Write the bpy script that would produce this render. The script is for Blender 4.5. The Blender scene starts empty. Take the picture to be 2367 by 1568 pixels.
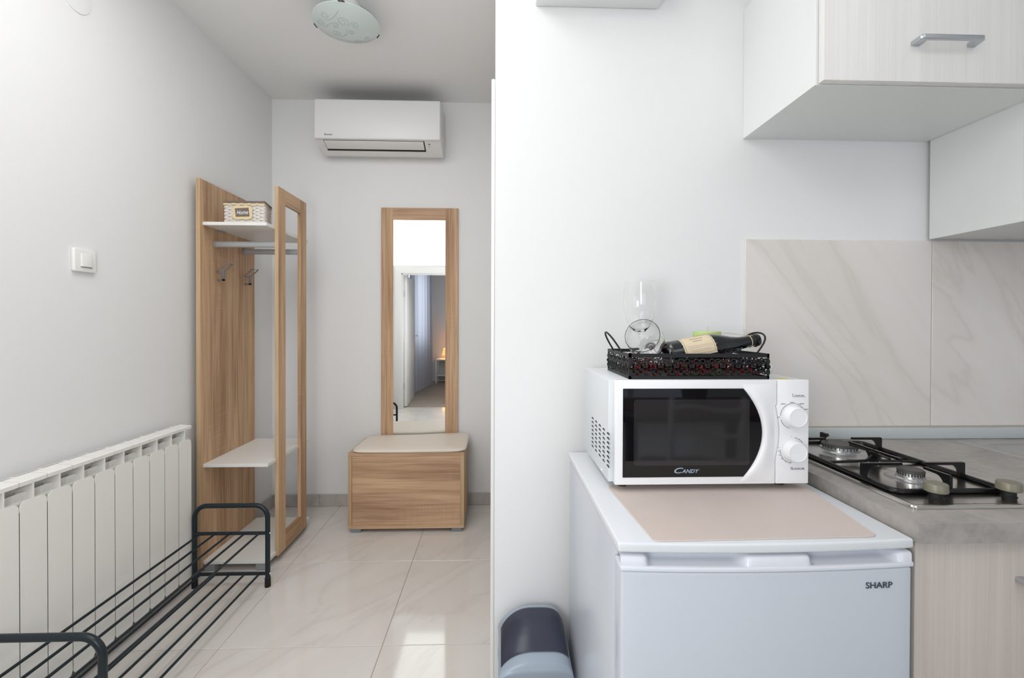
import bpy, bmesh, math, random
from mathutils import Vector, Matrix
random.seed(7)
S = bpy.context.scene
COL = S.collection

# ------------------------------------------------------------------ camera
YAW, PITCH, ROLL = 0.03233, -0.007435, 0.002817
FPX, W, H = 1041.9, 2367, 1568
r0 = Vector((math.cos(YAW), -math.sin(YAW), 0)); f0 = Vector((math.sin(YAW), math.cos(YAW), 0)); u0 = Vector((0, 0, 1))
fw = f0 * math.cos(PITCH) + u0 * math.sin(PITCH); up = u0 * math.cos(PITCH) - f0 * math.sin(PITCH)
rt = r0 * math.cos(ROLL) + up * math.sin(ROLL); uu = up * math.cos(ROLL) - r0 * math.sin(ROLL)
cam = bpy.data.cameras.new('camera'); cam_o = bpy.data.objects.new('camera', cam); COL.objects.link(cam_o)
M = Matrix((rt, uu, -fw)).transposed().to_4x4(); M.translation = (0, 0, 1.2077)
cam_o.matrix_world = M
cam.sensor_width = 36; cam.sensor_fit = 'HORIZONTAL'; cam.lens = FPX * 36 / W; cam.shift_y = -29.6 / W
cam.clip_start = 0.02
S.camera = cam_o

# ------------------------------------------------------------------ view, world, lights
S.view_settings.view_transform = 'Standard'; S.view_settings.look = 'None'
S.view_settings.gamma = 1; S.view_settings.use_curve_mapping = False
S.view_settings.exposure = 0.0
wd = bpy.data.worlds.new('World'); S.world = wd; wd.use_nodes = True
wd.node_tree.nodes['Background'].inputs[0].default_value = (0.75, 0.85, 1.0, 1)
wd.node_tree.nodes['Background'].inputs[1].default_value = 0.8
def area(name, loc, target, sx, sy, power, col):
    l = bpy.data.lights.new(name, 'AREA'); l.shape = 'RECTANGLE'; l.size = sx; l.size_y = sy; l.energy = power; l.color = col
    o = bpy.data.objects.new(name, l); COL.objects.link(o); o.location = loc
    o.rotation_euler = (Vector(target) - Vector(loc)).to_track_quat('-Z', 'Y').to_euler()
    return o
area('hall_ceiling_bounce', (-0.68, 1.00, 2.62), (-0.68, 1.05, 0), 0.85, 1.2, 14, (1.0, 1.0, 1.0))
area('hall_wall_bounce', (-0.855, -0.385, 2.325), (-0.855, 1.0, 2.325), 1.20, 0.64, 7, (1.0, 1.0, 1.0))
area('kitchen_ceiling_bounce', (0.95, -0.55, 2.60), (0.95, -0.20, 0), 1.6, 1.0, 6.5, (0.985, 0.995, 1.0))
area('balcony_window_light', (1.2, -3.38, 1.60), (0.9, 1.0, 1.35), 2.5, 1.3, 20, (0.88, 0.94, 1.0))
fl_ = bpy.data.lights.new('camera_fill', 'POINT'); fl_.energy = 21.5; fl_.color = (0.97, 0.985, 1.0); fl_.shadow_soft_size = 0.20  # omni fill added beside the camera to lift undersides and hall, no real fixture
fo_ = bpy.data.objects.new('camera_fill', fl_); COL.objects.link(fo_); fo_.location = (-0.42, -0.20, 1.20)
area('bedroom_window_light', (-1.57, -2.25, 1.5), (0, -2.25, 1.4), 0.7, 1.3, 5, (0.86, 0.92, 1.0))

# ------------------------------------------------------------------ materials
def lin(c):
    return tuple(((v / 255) / 12.92 if v / 255 <= 0.04045 else ((v / 255 + 0.055) / 1.055) ** 2.4) for v in c) + (1,)
class NT:
    def __init__(s, name):
        s.m = bpy.data.materials.new(name); s.m.use_nodes = True; s.n = s.m.node_tree.nodes; s.l = s.m.node_tree.links
        s.b = s.n['Principled BSDF']
    def node(s, t, **kw):
        n = s.n.new(t)
        for k, v in kw.items(): setattr(n, k, v)
        return n
    def link(s, a, b): s.l.new(a, b)
def pbr(name, col, rough=0.5, metal=0.0, spec=0.5, bump=0.0, bscale=200, var=0.0, vscale=6, trans=0.0, ior=1.45, emit=None, estr=0, coat=0):
    t = NT(name); b = t.b
    c = tuple(col) if len(col) == 4 else tuple(col) + (1,)
    b.inputs['Base Color'].default_value = c; b.inputs['Roughness'].default_value = rough; b.inputs['Metallic'].default_value = metal
    b.inputs['Specular IOR Level'].default_value = spec; b.inputs['IOR'].default_value = ior
    b.inputs['Transmission Weight'].default_value = trans; b.inputs['Coat Weight'].default_value = coat
    if emit: b.inputs['Emission Color'].default_value = emit; b.inputs['Emission Strength'].default_value = estr
    tc = t.node('ShaderNodeTexCoord')
    if var:
        nz = t.node('ShaderNodeTexNoise'); nz.inputs['Scale'].default_value = vscale; nz.inputs['Detail'].default_value = 6
        t.link(tc.outputs['Object'], nz.inputs['Vector'])
        mx = t.node('ShaderNodeMix', data_type='RGBA')
        mx.inputs[6].default_value = tuple(v * (1 - var) for v in c[:3]) + (1,); mx.inputs[7].default_value = tuple(min(1, v * (1 + var)) for v in c[:3]) + (1,)
        t.link(nz.outputs['Fac'], mx.inputs[0]); t.link(mx.outputs[2], b.inputs['Base Color'])
    if bump:
        nz = t.node('ShaderNodeTexNoise'); nz.inputs['Scale'].default_value = bscale; nz.inputs['Detail'].default_value = 4
        t.link(tc.outputs['Object'], nz.inputs['Vector'])
        bp = t.node('ShaderNodeBump'); bp.inputs['Strength'].default_value = bump; bp.inputs['Distance'].default_value = 0.002
        t.link(nz.outputs['Fac'], bp.inputs['Height']); t.link(bp.outputs['Normal'], b.inputs['Normal'])
    return t.m
def ramp(t, stops):
    r = t.node('ShaderNodeValToRGB'); e = r.color_ramp.elements
    while len(e) < len(stops): e.new(0.5)
    for k, (p, c) in enumerate(stops): e[k].position = p; e[k].color = tuple(c) + (1,) if len(c) == 3 else c
    return r
def wood(name, axis, dark, light, fine=1.0, saw=True, rough=0.5):
    """streaky veneer: grain runs along axis (0,1,2)"""
    t = NT(name); tc = t.node('ShaderNodeTexCoord')
    def noise(sc_across, sc_along, detail, dist):
        mp = t.node('ShaderNodeMapping'); sc = [sc_across] * 3; sc[axis] = sc_along; mp.inputs['Scale'].default_value = sc
        t.link(tc.outputs['Object'], mp.inputs['Vector'])
        nz = t.node('ShaderNodeTexNoise'); nz.inputs['Scale'].default_value = 1; nz.inputs['Detail'].default_value = detail; nz.inputs['Distortion'].default_value = dist
        t.link(mp.outputs['Vector'], nz.inputs['Vector']); return nz
    a = noise(15 * fine, 0.9, 4, 1.1); b = noise(120 * fine, 3.0, 5, 0.3); g = noise(4.5 * fine, 0.5, 3, 0.6)
    ad = t.node('ShaderNodeMix', data_type='FLOAT'); ad.inputs[0].default_value = 0.47
    t.link(a.outputs['Fac'], ad.inputs[2]); t.link(b.outputs['Fac'], ad.inputs[3])
    ag = t.node('ShaderNodeMix', data_type='FLOAT'); ag.inputs[0].default_value = 0.28
    t.link(ad.outputs[0], ag.inputs[2]); t.link(g.outputs['Fac'], ag.inputs[3])
    rp = ramp(t, [(0.375, dark), (0.50, tuple((x + y) / 2 for x, y in zip(dark, light))), (0.63, light)])
    t.link(ag.outputs[0], rp.inputs['Fac']); last = rp.outputs['Color']
    if saw:
        c = noise(5, 170, 2, 0.0); d = noise(3, 3, 2, 0)
        ml = t.node('ShaderNodeMath', operation='MULTIPLY'); t.link(c.outputs['Fac'], ml.inputs[0]); t.link(d.outputs['Fac'], ml.inputs[1])
        r2 = ramp(t, [(0.30, (0, 0, 0)), (0.46, (0.14, 0.14, 0.14))]); t.link(ml.outputs[0], r2.inputs['Fac'])
        mx = t.node('ShaderNodeMix', data_type='RGBA'); t.link(r2.outputs['Color'], mx.inputs[0]); t.link(last, mx.inputs[6]); mx.inputs[7].default_value = tuple(min(1, v * 1.25) for v in light) + (1,)
        last = mx.outputs[2]
    t.link(last, t.b.inputs['Base Color']); t.b.inputs['Roughness'].default_value = rough; t.b.inputs['Specular IOR Level'].default_value = 0.35
    bp = t.node('ShaderNodeBump'); bp.inputs['Strength'].default_value = 0.15; bp.inputs['Distance'].default_value = 0.001
    t.link(b.outputs['Fac'], bp.inputs['Height']); t.link(bp.outputs['Normal'], t.b.inputs['Normal'])
    return t.m
def marble(name, base, vein, lightv, rough, scale=1.0, rot=(0, 0, 0.6), spec=0.5):
    t = NT(name); tc = t.node('ShaderNodeTexCoord'); oi = t.node('ShaderNodeObjectInfo')
    ad = t.node('ShaderNodeVectorMath', operation='MULTIPLY_ADD')
    cx = t.node('ShaderNodeCombineXYZ')
    for k in range(3): t.link(oi.outputs['Random'], cx.inputs[k])
    ad.inputs[1].default_value = (17, 23, 11); t.link(cx.outputs[0], ad.inputs[0]); t.link(tc.outputs['Object'], ad.inputs[2])
    mr = t.node('ShaderNodeMapping'); mr.inputs['Rotation'].default_value = rot; mp = t.node('ShaderNodeMapping'); mp.inputs['Scale'].default_value = (4.5 * scale, 1.1 * scale, 4.5 * scale) if abs(rot[1]) < 0.01 else (4.5 * scale, 4.5 * scale, 1.1 * scale)
    t.link(ad.outputs[0], mr.inputs['Vector']); t.link(mr.outputs['Vector'], mp.inputs['Vector'])
    nz = t.node('ShaderNodeTexNoise'); nz.inputs['Scale'].default_value = 1; nz.inputs['Detail'].default_value = 7; nz.inputs['Distortion'].default_value = 0.6
    t.link(mp.outputs['Vector'], nz.inputs['Vector'])
    rp = ramp(t, [(0.30, lightv), (0.42, base), (0.475, tuple(v * 0.985 for v in base)), (0.497, vein), (0.515, base), (0.60, lightv), (0.72, base)])
    t.link(nz.outputs['Fac'], rp.inputs['Fac']); t.link(rp.outputs['Color'], t.b.inputs['Base Color'])
    t.b.inputs['Roughness'].default_value = rough; t.b.inputs['Specular IOR Level'].default_value = spec
    return t.m
M_wall = pbr('wall_paint', (0.83, 0.83, 0.825), 0.65, spec=0.25, bump=0.08, bscale=260)
M_ceil = pbr('ceiling_paint', (0.89, 0.885, 0.87), 0.8, spec=0.2, bump=0.05, bscale=200)
M_grout = pbr('grout', lin((176, 166, 154)), 0.8)
M_tile = marble('polished_floor_tile', (0.70, 0.66, 0.62), (0.655, 0.61, 0.575), (0.725, 0.69, 0.655), 0.07, 0.7, (0, 0, 0.7))
M_base = marble('skirting_tile', (0.50, 0.46, 0.43), (0.44, 0.40, 0.37), (0.54, 0.50, 0.47), 0.3, 1.5)
M_splash = marble('backsplash_tile', (0.77, 0.72, 0.675), (0.71, 0.66, 0.615), (0.80, 0.76, 0.725), 0.32, 1.15, (0.0, 0.66, 0.0))
M_casing = pbr('door_lacquer', (0.84, 0.84, 0.82), 0.35)
WD, WL = (0.33, 0.188, 0.100), (0.70, 0.470, 0.290)
M_oakZ = wood('oak_veneer_upright', 2, WD, WL); M_oakX = wood('oak_veneer_lengthwise', 0, (0.33, 0.188, 0.108), (0.70, 0.475, 0.300)); M_oakY = wood('oak_veneer_cross', 1, WD, WL)
M_oakedge = wood('oak_edge_band', 2, (0.42, 0.275, 0.150), (0.64, 0.455, 0.280), saw=False)
M_white = pbr('white_melamine', (0.80, 0.785, 0.75), 0.4)
M_cab = pbr('white_cabinet_board', (0.80, 0.82, 0.808), 0.35)
M_front = wood('upper_front_wood_lit', 2, (0.765, 0.745, 0.715), (0.845, 0.83, 0.81), fine=3.4, saw=False, rough=0.45)  # upper fronts: door wood with the stronger light up there put into its colour
M_frontlow = wood('pink_front_wood_shaded', 2, (0.50, 0.44, 0.40), (0.605, 0.55, 0.51), fine=3.4, saw=False, rough=0.45)  # lower fronts: pinker tint, also darkened to carry the weaker light below
M_alu = pbr('brushed_aluminium', (0.55, 0.57, 0.60), 0.35, metal=0.9, bump=0.05, bscale=400)
M_greyplastic = pbr('grey_plastic', (0.30, 0.30, 0.31), 0.5)
M_hook = pbr('grey_cast_metal', (0.22, 0.22, 0.24), 0.4, metal=0.6)
M_rod = pbr('satin_grey_rail', (0.42, 0.43, 0.44), 0.4, metal=0.3)
M_rack = pbr('dark_teal_enamel', (0.012, 0.020, 0.026), 0.30, spec=0.4)
M_rubber = pbr('black_rubber', (0.008, 0.008, 0.009), 0.6)
M_screw = pbr('bright_screw', (0.8, 0.8, 0.8), 0.25, metal=1)
M_rad = pbr('radiator_enamel', (0.88, 0.87, 0.83), 0.32)
M_raddark = pbr('radiator_gap', (0.05, 0.045, 0.07), 0.7)
M_wick = pbr('white_wicker', (0.78, 0.74, 0.69), 0.65, var=0.12, vscale=60)
M_wickdark = pbr('wicker_shade', (0.42, 0.36, 0.31), 0.8)
M_liner = pbr('taupe_cotton', lin((118, 106, 98)), 0.9, bump=0.3, bscale=900)
M_lace = pbr('cream_lace', lin((226, 204, 162)), 0.85, bump=0.4, bscale=700)
M_text_w = pbr('white_print', (0.85, 0.85, 0.85), 0.6)
M_cush = pbr('cream_leatherette', lin((232, 222, 208)), 0.5, bump=0.15, bscale=150)
M_mirror = pbr('silvered_mirror', (0.93, 0.94, 0.93), 0.0, metal=1.0)
M_ac = pbr('ac_white_plastic', (0.83, 0.83, 0.83), 0.35)
M_ac2 = pbr('ac_cream_plastic', (0.78, 0.765, 0.745), 0.4)
M_black = pbr('black_gap', (0.006, 0.005, 0.005), 0.6)
M_lampglass = pbr('frosted_green_glass', (0.66, 0.74, 0.71), 0.25, coat=0.3)
M_scroll = pbr('scroll_print_grey', (0.36, 0.39, 0.40), 0.5)
M_bronze = pbr('bronze_clip', (0.05, 0.035, 0.028), 0.4, metal=0.6)
M_switch = pbr('switch_plastic', (0.85, 0.85, 0.82), 0.3)
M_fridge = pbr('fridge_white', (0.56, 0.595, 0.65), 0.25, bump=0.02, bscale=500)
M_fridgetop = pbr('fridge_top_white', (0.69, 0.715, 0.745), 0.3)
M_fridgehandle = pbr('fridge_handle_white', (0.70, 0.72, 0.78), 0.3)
M_ink = pbr('dark_blue_ink', lin((58, 64, 82)), 0.5)
M_mat = pbr('beige_rubber_mat', (0.61, 0.525, 0.485), 0.6, bump=0.1, bscale=600, var=0.03, vscale=20)
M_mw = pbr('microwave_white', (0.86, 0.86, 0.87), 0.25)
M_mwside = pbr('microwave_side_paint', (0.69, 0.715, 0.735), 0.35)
M_mwglass = pbr('black_door_glass', (0.004, 0.004, 0.005), 0.03, ior=1.5)
M_mwwin = pbr('dark_window_mesh', (0.022, 0.022, 0.023), 0.05, ior=1.5)
M_vent = pbr('vent_dark', (0.012, 0.02, 0.025), 0.6)
M_logo = pbr('silver_blue_print', lin((150, 165, 178)), 0.4)
M_tray = pbr('black_iron', (0.007, 0.007, 0.008), 0.5, bump=0.1, bscale=300)
M_glass = pbr('clear_glass', (1, 1, 1), 0.0, trans=1.0, ior=1.3)
M_bottle = pbr('dark_bottle_glass', (0.003, 0.004, 0.006), 0.06, ior=1.52, coat=0.5)
M_label = pbr('aged_paper_label', lin((216, 200, 172)), 0.7, var=0.08, vscale=30)
M_labelink = pbr('label_brown_ink', lin((140, 116, 96)), 0.7)
M_twine = pbr('twine', lin((196, 176, 140)), 0.9)
M_candle = pbr('lime_candle_wax', lin((186, 212, 138)), 0.5, spec=0.3)
M_worktop = None
def worktop_mat():
    t = NT('concrete_laminate'); tc = t.node('ShaderNodeTexCoord')
    n1 = t.node('ShaderNodeTexNoise'); n1.inputs['Scale'].default_value = 9; n1.inputs['Detail'].default_value = 8; n1.inputs['Roughness'].default_value = 0.65
    n2 = t.node('ShaderNodeTexNoise'); n2.inputs['Scale'].default_value = 60; n2.inputs['Detail'].default_value = 6
    t.link(tc.outputs['Object'], n1.inputs['Vector']); t.link(tc.outputs['Object'], n2.inputs['Vector'])
    mx = t.node('ShaderNodeMix', data_type='FLOAT'); mx.inputs[0].default_value = 0.35; t.link(n1.outputs['Fac'], mx.inputs[2]); t.link(n2.outputs['Fac'], mx.inputs[3])
    rp = ramp(t, [(0.32, (0.26, 0.245, 0.235)), (0.5, (0.365, 0.335, 0.315)), (0.68, (0.46, 0.42, 0.39))]); t.link(mx.outputs[0], rp.inputs['Fac'])
    t.link(rp.outputs['Color'], t.b.inputs['Base Color']); t.b.inputs['Roughness'].default_value = 0.42
    return t.m
M_worktop = worktop_mat()
M_steel = pbr('stainless_steel', (0.60, 0.575, 0.54), 0.2, metal=1.0)
M_steel2 = pbr('brushed_sink_steel', (0.58, 0.57, 0.56), 0.33, metal=1.0)
M_iron = pbr('black_grate_enamel', (0.006, 0.006, 0.007), 0.25)
M_cap = pbr('burner_cap_grey', (0.06, 0.058, 0.056), 0.45)
M_burner = pbr('burner_aluminium', (0.62, 0.62, 0.62), 0.3, metal=0.9)
M_knob = pbr('hob_knob_olive', lin((128, 124, 108)), 0.4, metal=0.2)
M_upstand = pbr('upstand_grey', (0.52, 0.56, 0.56), 0.4)
M_silicone = pbr('beige_sealant', (0.45, 0.41, 0.35), 0.5)
M_bin = pbr('bin_blue_grey', (0.31, 0.365, 0.43), 0.28)
M_binflap = pbr('bin_flap_slate', (0.030, 0.035, 0.056), 0.3)
M_laminate = wood('bedroom_laminate', 0, (0.30, 0.25, 0.20), (0.43, 0.37, 0.31), saw=False)
M_chair = pbr('chair_grey_steel', (0.62, 0.64, 0.64), 0.4, metal=0.2)
M_seat = pbr('chair_red_seat', (0.10, 0.02, 0.02), 0.6)
M_table = pbr('red_table_cloth', (0.13, 0.018, 0.022), 0.7)
M_tableleg = pbr('dark_table_leg', (0.06, 0.05, 0.045), 0.5)
M_pot = pbr('grey_plant_pot', (0.20, 0.18, 0.17), 0.5)
M_leaf = pbr('dark_green_leaf', (0.02, 0.06, 0.02), 0.5)
M_pane = pbr('window_pane', (1, 1, 1), 0.0, trans=1.0, ior=1.02)
def curtain_mat():
    t = NT('sheer_curtain'); nt = t.n; out = nt['Material Output']
    d = t.node('ShaderNodeBsdfDiffuse'); d.inputs[0].default_value = (0.62, 0.62, 0.66, 1)
    tr = t.node('ShaderNodeBsdfTranslucent'); tr.inputs[0].default_value = (0.7, 0.72, 0.8, 1)
    mx = t.node('ShaderNodeMixShader'); mx.inputs[0].default_value = 0.6
    t.link(d.outputs[0], mx.inputs[1]); t.link(tr.outputs[0], mx.inputs[2]); t.link(mx.outputs[0], out.inputs['Surface'])
    return t.m
M_curtain = curtain_mat()
M_shade = pbr('lit_lamp_shade', lin((240, 190, 110)), 0.8, emit=(1.0, 0.62, 0.25, 1), estr=0.9)
M_brass = pbr('lamp_metal', (0.4, 0.38, 0.36), 0.35, metal=0.7)

# ------------------------------------------------------------------ mesh helpers
class MB:
    def __init__(s): s.v = []; s.f = []
    def add(s, vs, fs):
        o = len(s.v); s.v += [tuple(v) for v in vs]; s.f += [tuple(i + o for i in f) for f in fs]; return s
    def box(s, x0, x1, y0, y1, z0, z1):
        return s.add([(x, y, z) for z in (z0, z1) for y in (y0, y1) for x in (x0, x1)],
                     [(0, 2, 3, 1), (4, 5, 7, 6), (0, 1, 5, 4), (2, 6, 7, 3), (0, 4, 6, 2), (1, 3, 7, 5)])
    def prism(s, poly, plane, a, b):
        """poly of 2-D points; plane 'XZ' extrudes along Y, 'XY' along Z, 'YZ' along X"""
        n = len(poly)
        def m(p, t): return (p[0], t, p[1]) if plane == 'XZ' else (p[0], p[1], t) if plane == 'XY' else (t, p[0], p[1])
        return s.add([m(p, a) for p in poly] + [m(p, b) for p in poly],
                     [tuple(range(n)), tuple(range(2 * n - 1, n - 1, -1))] + [(i, n + i, n + (i + 1) % n, (i + 1) % n) for i in range(n)])
    def tube(s, pts, r, n=8, closed=False, cap=True, sq=None):
        P = [Vector(p) for p in pts]; N = len(P)
        rr = r if isinstance(r, (list, tuple)) else [r] * N
        vs = []; fs = []; nrm = None
        for i in range(N):
            if closed: d = P[(i + 1) % N] - P[i - 1]
            else: d = P[min(i + 1, N - 1)] - P[max(i - 1, 0)]
            d.normalize()
            if nrm is None:
                ref = Vector((0, 0, 1)) if abs(d.z) < 0.9 else Vector((1, 0, 0)); nrm = ref.cross(d).normalized()
            nrm = (nrm - d * nrm.dot(d)).normalized(); b = d.cross(nrm)
            for k in range(n):
                a = 2 * math.pi * (k + (0.5 if n == 4 else 0)) / n
                vs.append(P[i] + (nrm * math.cos(a) + b * math.sin(a)) * rr[i])
        for i in range(N if closed else N - 1):
            j = (i + 1) % N
            for k in range(n): k2 = (k + 1) % n; fs.append((i * n + k, i * n + k2, j * n + k2, j * n + k))
        if cap and not closed: fs += [tuple(range(n - 1, -1, -1)), tuple((N - 1) * n + k for k in range(n))]
        return s.add(vs, fs)
    def cyl(s, p0, p1, r, n=20, r1=None): return s.tube([p0, p1], [r, r if r1 is None else r1], n)
    def lathe(s, prof, c, axis=(0, 0, 1), n=32, a0=0, a1=2 * math.pi):
        ax = Vector(axis).normalized(); ref = Vector((1, 0, 0)) if abs(ax.x) < 0.9 else Vector((0, 1, 0))
        e1 = (ref - ax * ref.dot(ax)).normalized(); e2 = ax.cross(e1); C = Vector(c); full = abs(a1 - a0 - 2 * math.pi) < 1e-6
        m = n if full else n + 1; vs = []; fs = []
        for r, z in prof:
            for k in range(m):
                a = a0 + (a1 - a0) * k / n; vs.append(C + ax * z + (e1 * math.cos(a) + e2 * math.sin(a)) * max(r, 1e-5))
        for i in range(len(prof) - 1):
            for k in range(n):
                k2 = (k + 1) % m; fs.append((i * m + k, i * m + k2, (i + 1) * m + k2, (i + 1) * m + k))
        return s.add(vs, fs)
    def grid(s, fn, nu, nv, wrapu=False):
        vs = [fn(i / (nu if wrapu else nu), j / nv) for j in range(nv + 1) for i in range(nu if wrapu else nu + 1)]
        m = nu if wrapu else nu + 1
        fs = [(j * m + i, j * m + (i + 1) % m, (j + 1) * m + (i + 1) % m, (j + 1) * m + i) for j in range(nv) for i in range(nu)]
        return s.add(vs, fs)
def root_loc(p):
    l = Vector((0, 0, 0))
    while p is not None: l += Vector(p.location); p = p.parent
    return l
def link_mesh(name, me, mat, parent):
    o = bpy.data.objects.new(name, me); COL.objects.link(o); o.parent = parent
    if mat: me.materials.append(mat)
    return o
def part(name, mb, mat, parent=None, bevel=0, seg=2, smooth=True, ang=35, origin=None):
    """links one mesh; vertices are given in world metres and made local to the parent chain (or to origin)"""
    off = root_loc(parent); me = bpy.data.meshes.new(name)
    loc = Vector(origin) - off if origin is not None else Vector((0, 0, 0))
    base = off + loc
    me.from_pydata([tuple(Vector(v) - base) for v in mb.v], [], mb.f)
    bm = bmesh.new(); bm.from_mesh(me)
    bmesh.ops.remove_doubles(bm, verts=bm.verts, dist=1e-6); bmesh.ops.recalc_face_normals(bm, faces=bm.faces)
    if bevel:
        es = [e for e in bm.edges if len(e.link_faces) == 2 and e.calc_face_angle(0) > math.radians(30)]
        bmesh.ops.bevel(bm, geom=es, offset=bevel, segments=seg, profile=0.5, affect='EDGES', clamp_overlap=True)
    bm.to_mesh(me); bm.free()
    if smooth:
        me.polygons.foreach_set('use_smooth', [True] * len(me.polygons)); me.set_sharp_from_angle(angle=math.radians(ang))
    o = link_mesh(name, me, mat, parent); o.location = loc
    return o
def tag(o, label=None, cat=None, group=None, kind=None):
    if label: o['label'] = label
    if cat: o['category'] = cat
    if group: o['group'] = group
    if kind: o['kind'] = kind
    return o
def thing(name, loc, label, cat, group=None):
    o = bpy.data.objects.new(name, None); COL.objects.link(o); o.location = loc; o.empty_display_size = 0.05
    return tag(o, label, cat, group)
def rep(o, dx=0, dy=0, dz=0):
    """another copy of a part, sharing its mesh"""
    c = o.copy(); COL.objects.link(c); c.location = Vector(o.location) + Vector((dx, dy, dz))
    for ch in list(o.children):
        d = ch.copy(); COL.objects.link(d); d.parent = c
    return c
def struct(name, mb, mat, parent=None, **kw):
    o = part(name, mb, mat, parent, **kw)
    if parent is None: o['kind'] = 'structure'
    return o
def rrect(x0, x1, y0, y1, r, n=5, rs=None):
    rs = rs or (r, r, r, r); out = []
    for (cx, cy, a0, rr) in ((x0 + rs[0], y0 + rs[0], math.pi, rs[0]), (x1 - rs[1], y0 + rs[1], 1.5 * math.pi, rs[1]), (x1 - rs[2], y1 - rs[2], 0, rs[2]), (x0 + rs[3], y1 - rs[3], 0.5 * math.pi, rs[3])):
        if rr <= 1e-6: out.append((cx, cy)); continue
        for k in range(n + 1):
            a = a0 + 0.5 * math.pi * k / n; out.append((cx + rr * math.cos(a), cy + rr * math.sin(a)))
    return out
def fillet(pts, r, n=7):
    P = [Vector(p) for p in pts]; out = [P[0]]
    for i in range(1, len(P) - 1):
        a = (P[i - 1] - P[i]).normalized(); b = (P[i + 1] - P[i]).normalized(); th = a.angle(b)
        d = r / math.tan(th / 2); c = P[i] + (a + b).normalized() * (r / math.sin(th / 2))
        p0 = P[i] + a * d; p1 = P[i] + b * d; v0 = p0 - c; v1 = p1 - c; om = v0.angle(v1)
        for k in range(n + 1):
            t = k / n; out.append(c + (v0 * math.sin((1 - t) * om) + v1 * math.sin(t * om)) / math.sin(om))
    out.append(P[-1]); return out
def text(name, body, parent, mat, at, right, upv, height=None, width=None, shear=0, bold=0.0, xs=1.0, ext=0.0003):
    """flat lettering as a mesh; at = centre"""
    cu = bpy.data.curves.new('t', 'FONT'); cu.body = body; cu.shear = shear; cu.offset = bold; cu.resolution_u = 3
    ob = bpy.data.objects.new('t', cu); COL.objects.link(ob)
    dg = bpy.context.evaluated_depsgraph_get(); dg.update()
    me = bpy.data.meshes.new_from_object(ob.evaluated_get(dg)); COL.objects.unlink(ob); bpy.data.objects.remove(ob)
    xsv = [v.co.x for v in me.vertices]; ysv = [v.co.y for v in me.vertices]
    w0, h0 = max(xsv) - min(xsv), max(ysv) - min(ysv); cx, cy = (max(xsv) + min(xsv)) / 2, (max(ysv) + min(ysv)) / 2
    sy = height / h0 if height else width / w0; sx = width / w0 if width else sy * xs
    R = Vector(right).normalized(); U = Vector(upv).normalized(); Nn = R.cross(U); off = root_loc(parent); A = Vector(at)
    bm = bmesh.new(); bm.from_mesh(me)
    ex = bmesh.ops.extrude_face_region(bm, geom=bm.faces[:]); tv = [g for g in ex['geom'] if isinstance(g, bmesh.types.BMVert)]
    tvs = set(tv)
    for v in bm.verts:
        x, y = (v.co.x - cx) * sx, (v.co.y - cy) * sy
        v.co = A + R * x + U * y + Nn * (ext if v in tvs else 0) - off
    bmesh.ops.recalc_face_normals(bm, faces=bm.faces); bm.to_mesh(me); bm.free(); me.name = name; me.materials.clear()
    return link_mesh(name, me, mat, parent)

# ------------------------------------------------------------------ room shell
XL, XR = -1.470, 3.30           # hall left wall, living room right wall
YB, YK, YD, YE = 2.993, 1.345, -0.40, -3.45   # hall back wall, kitchen wall face, bedroom door wall, far end behind the camera
ZC = 2.66
struct('wall_left', MB().box(XL - 0.1, XL, YD - 0.1, YB, 0, ZC), M_wall, smooth=False)
struct('wall_back', MB().box(XL - 0.1, 0.1, YB, YB + 0.1, 0, ZC), M_wall, smooth=False)
struct('wall_kitchen', MB().box(-0.008, XR + 0.1, YK, YK + 0.11, 0, ZC), M_wall, smooth=False)
wr = struct('wall_right', MB().box(-0.008, 0.10, YK + 0.11, 1.49, 0, ZC).box(-0.008, 0.10, 2.29, YB, 0, ZC).box(-0.008, 0.10, 1.49, 2.29, 1.95, ZC), M_wall, smooth=False)
struct('wall_living', MB().box(XR, XR + 0.1, YE, YK, 0, ZC), M_wall, smooth=False)
struct('wall_divider', MB().box(-0.34, -0.24, YE, YD - 0.1, 0, ZC), M_wall, smooth=False)
struct('wall_door', MB().box(XL - 0.1, -1.345, YD - 0.1, YD, 0, ZC).box(-0.50, -0.24, YD - 0.1, YD, 0, ZC).box(-1.345, -0.50, YD - 0.1, YD, 1.90, ZC), M_wall, smooth=False)
struct('wall_bedroom', MB().box(-1.72, -1.62, YE, -2.62, 0, ZC).box(-1.72, -1.62, -1.88, YD - 0.1, 0, ZC).box(-1.72, -1.62, -2.62, -1.88, 0, 0.82).box(-1.72, -1.62, -2.62, -1.88, 2.15, ZC), M_wall, smooth=False)
struct('wall_rear', MB().box(-1.72, -0.1, YE - 0.1, YE, 0, ZC).box(2.5, XR + 0.1, YE - 0.1, YE, 0, ZC).box(-0.1, 2.5, YE - 0.1, YE, 2.28, ZC).box(-0.1, 2.5, YE - 0.1, YE, 0, 0.12), M_wall, smooth=False)
struct('ceiling', MB().box(-1.72, XR + 0.1, YE - 0.1, YB + 0.1, ZC, ZC + 0.1), M_ceil, smooth=False)
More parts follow.
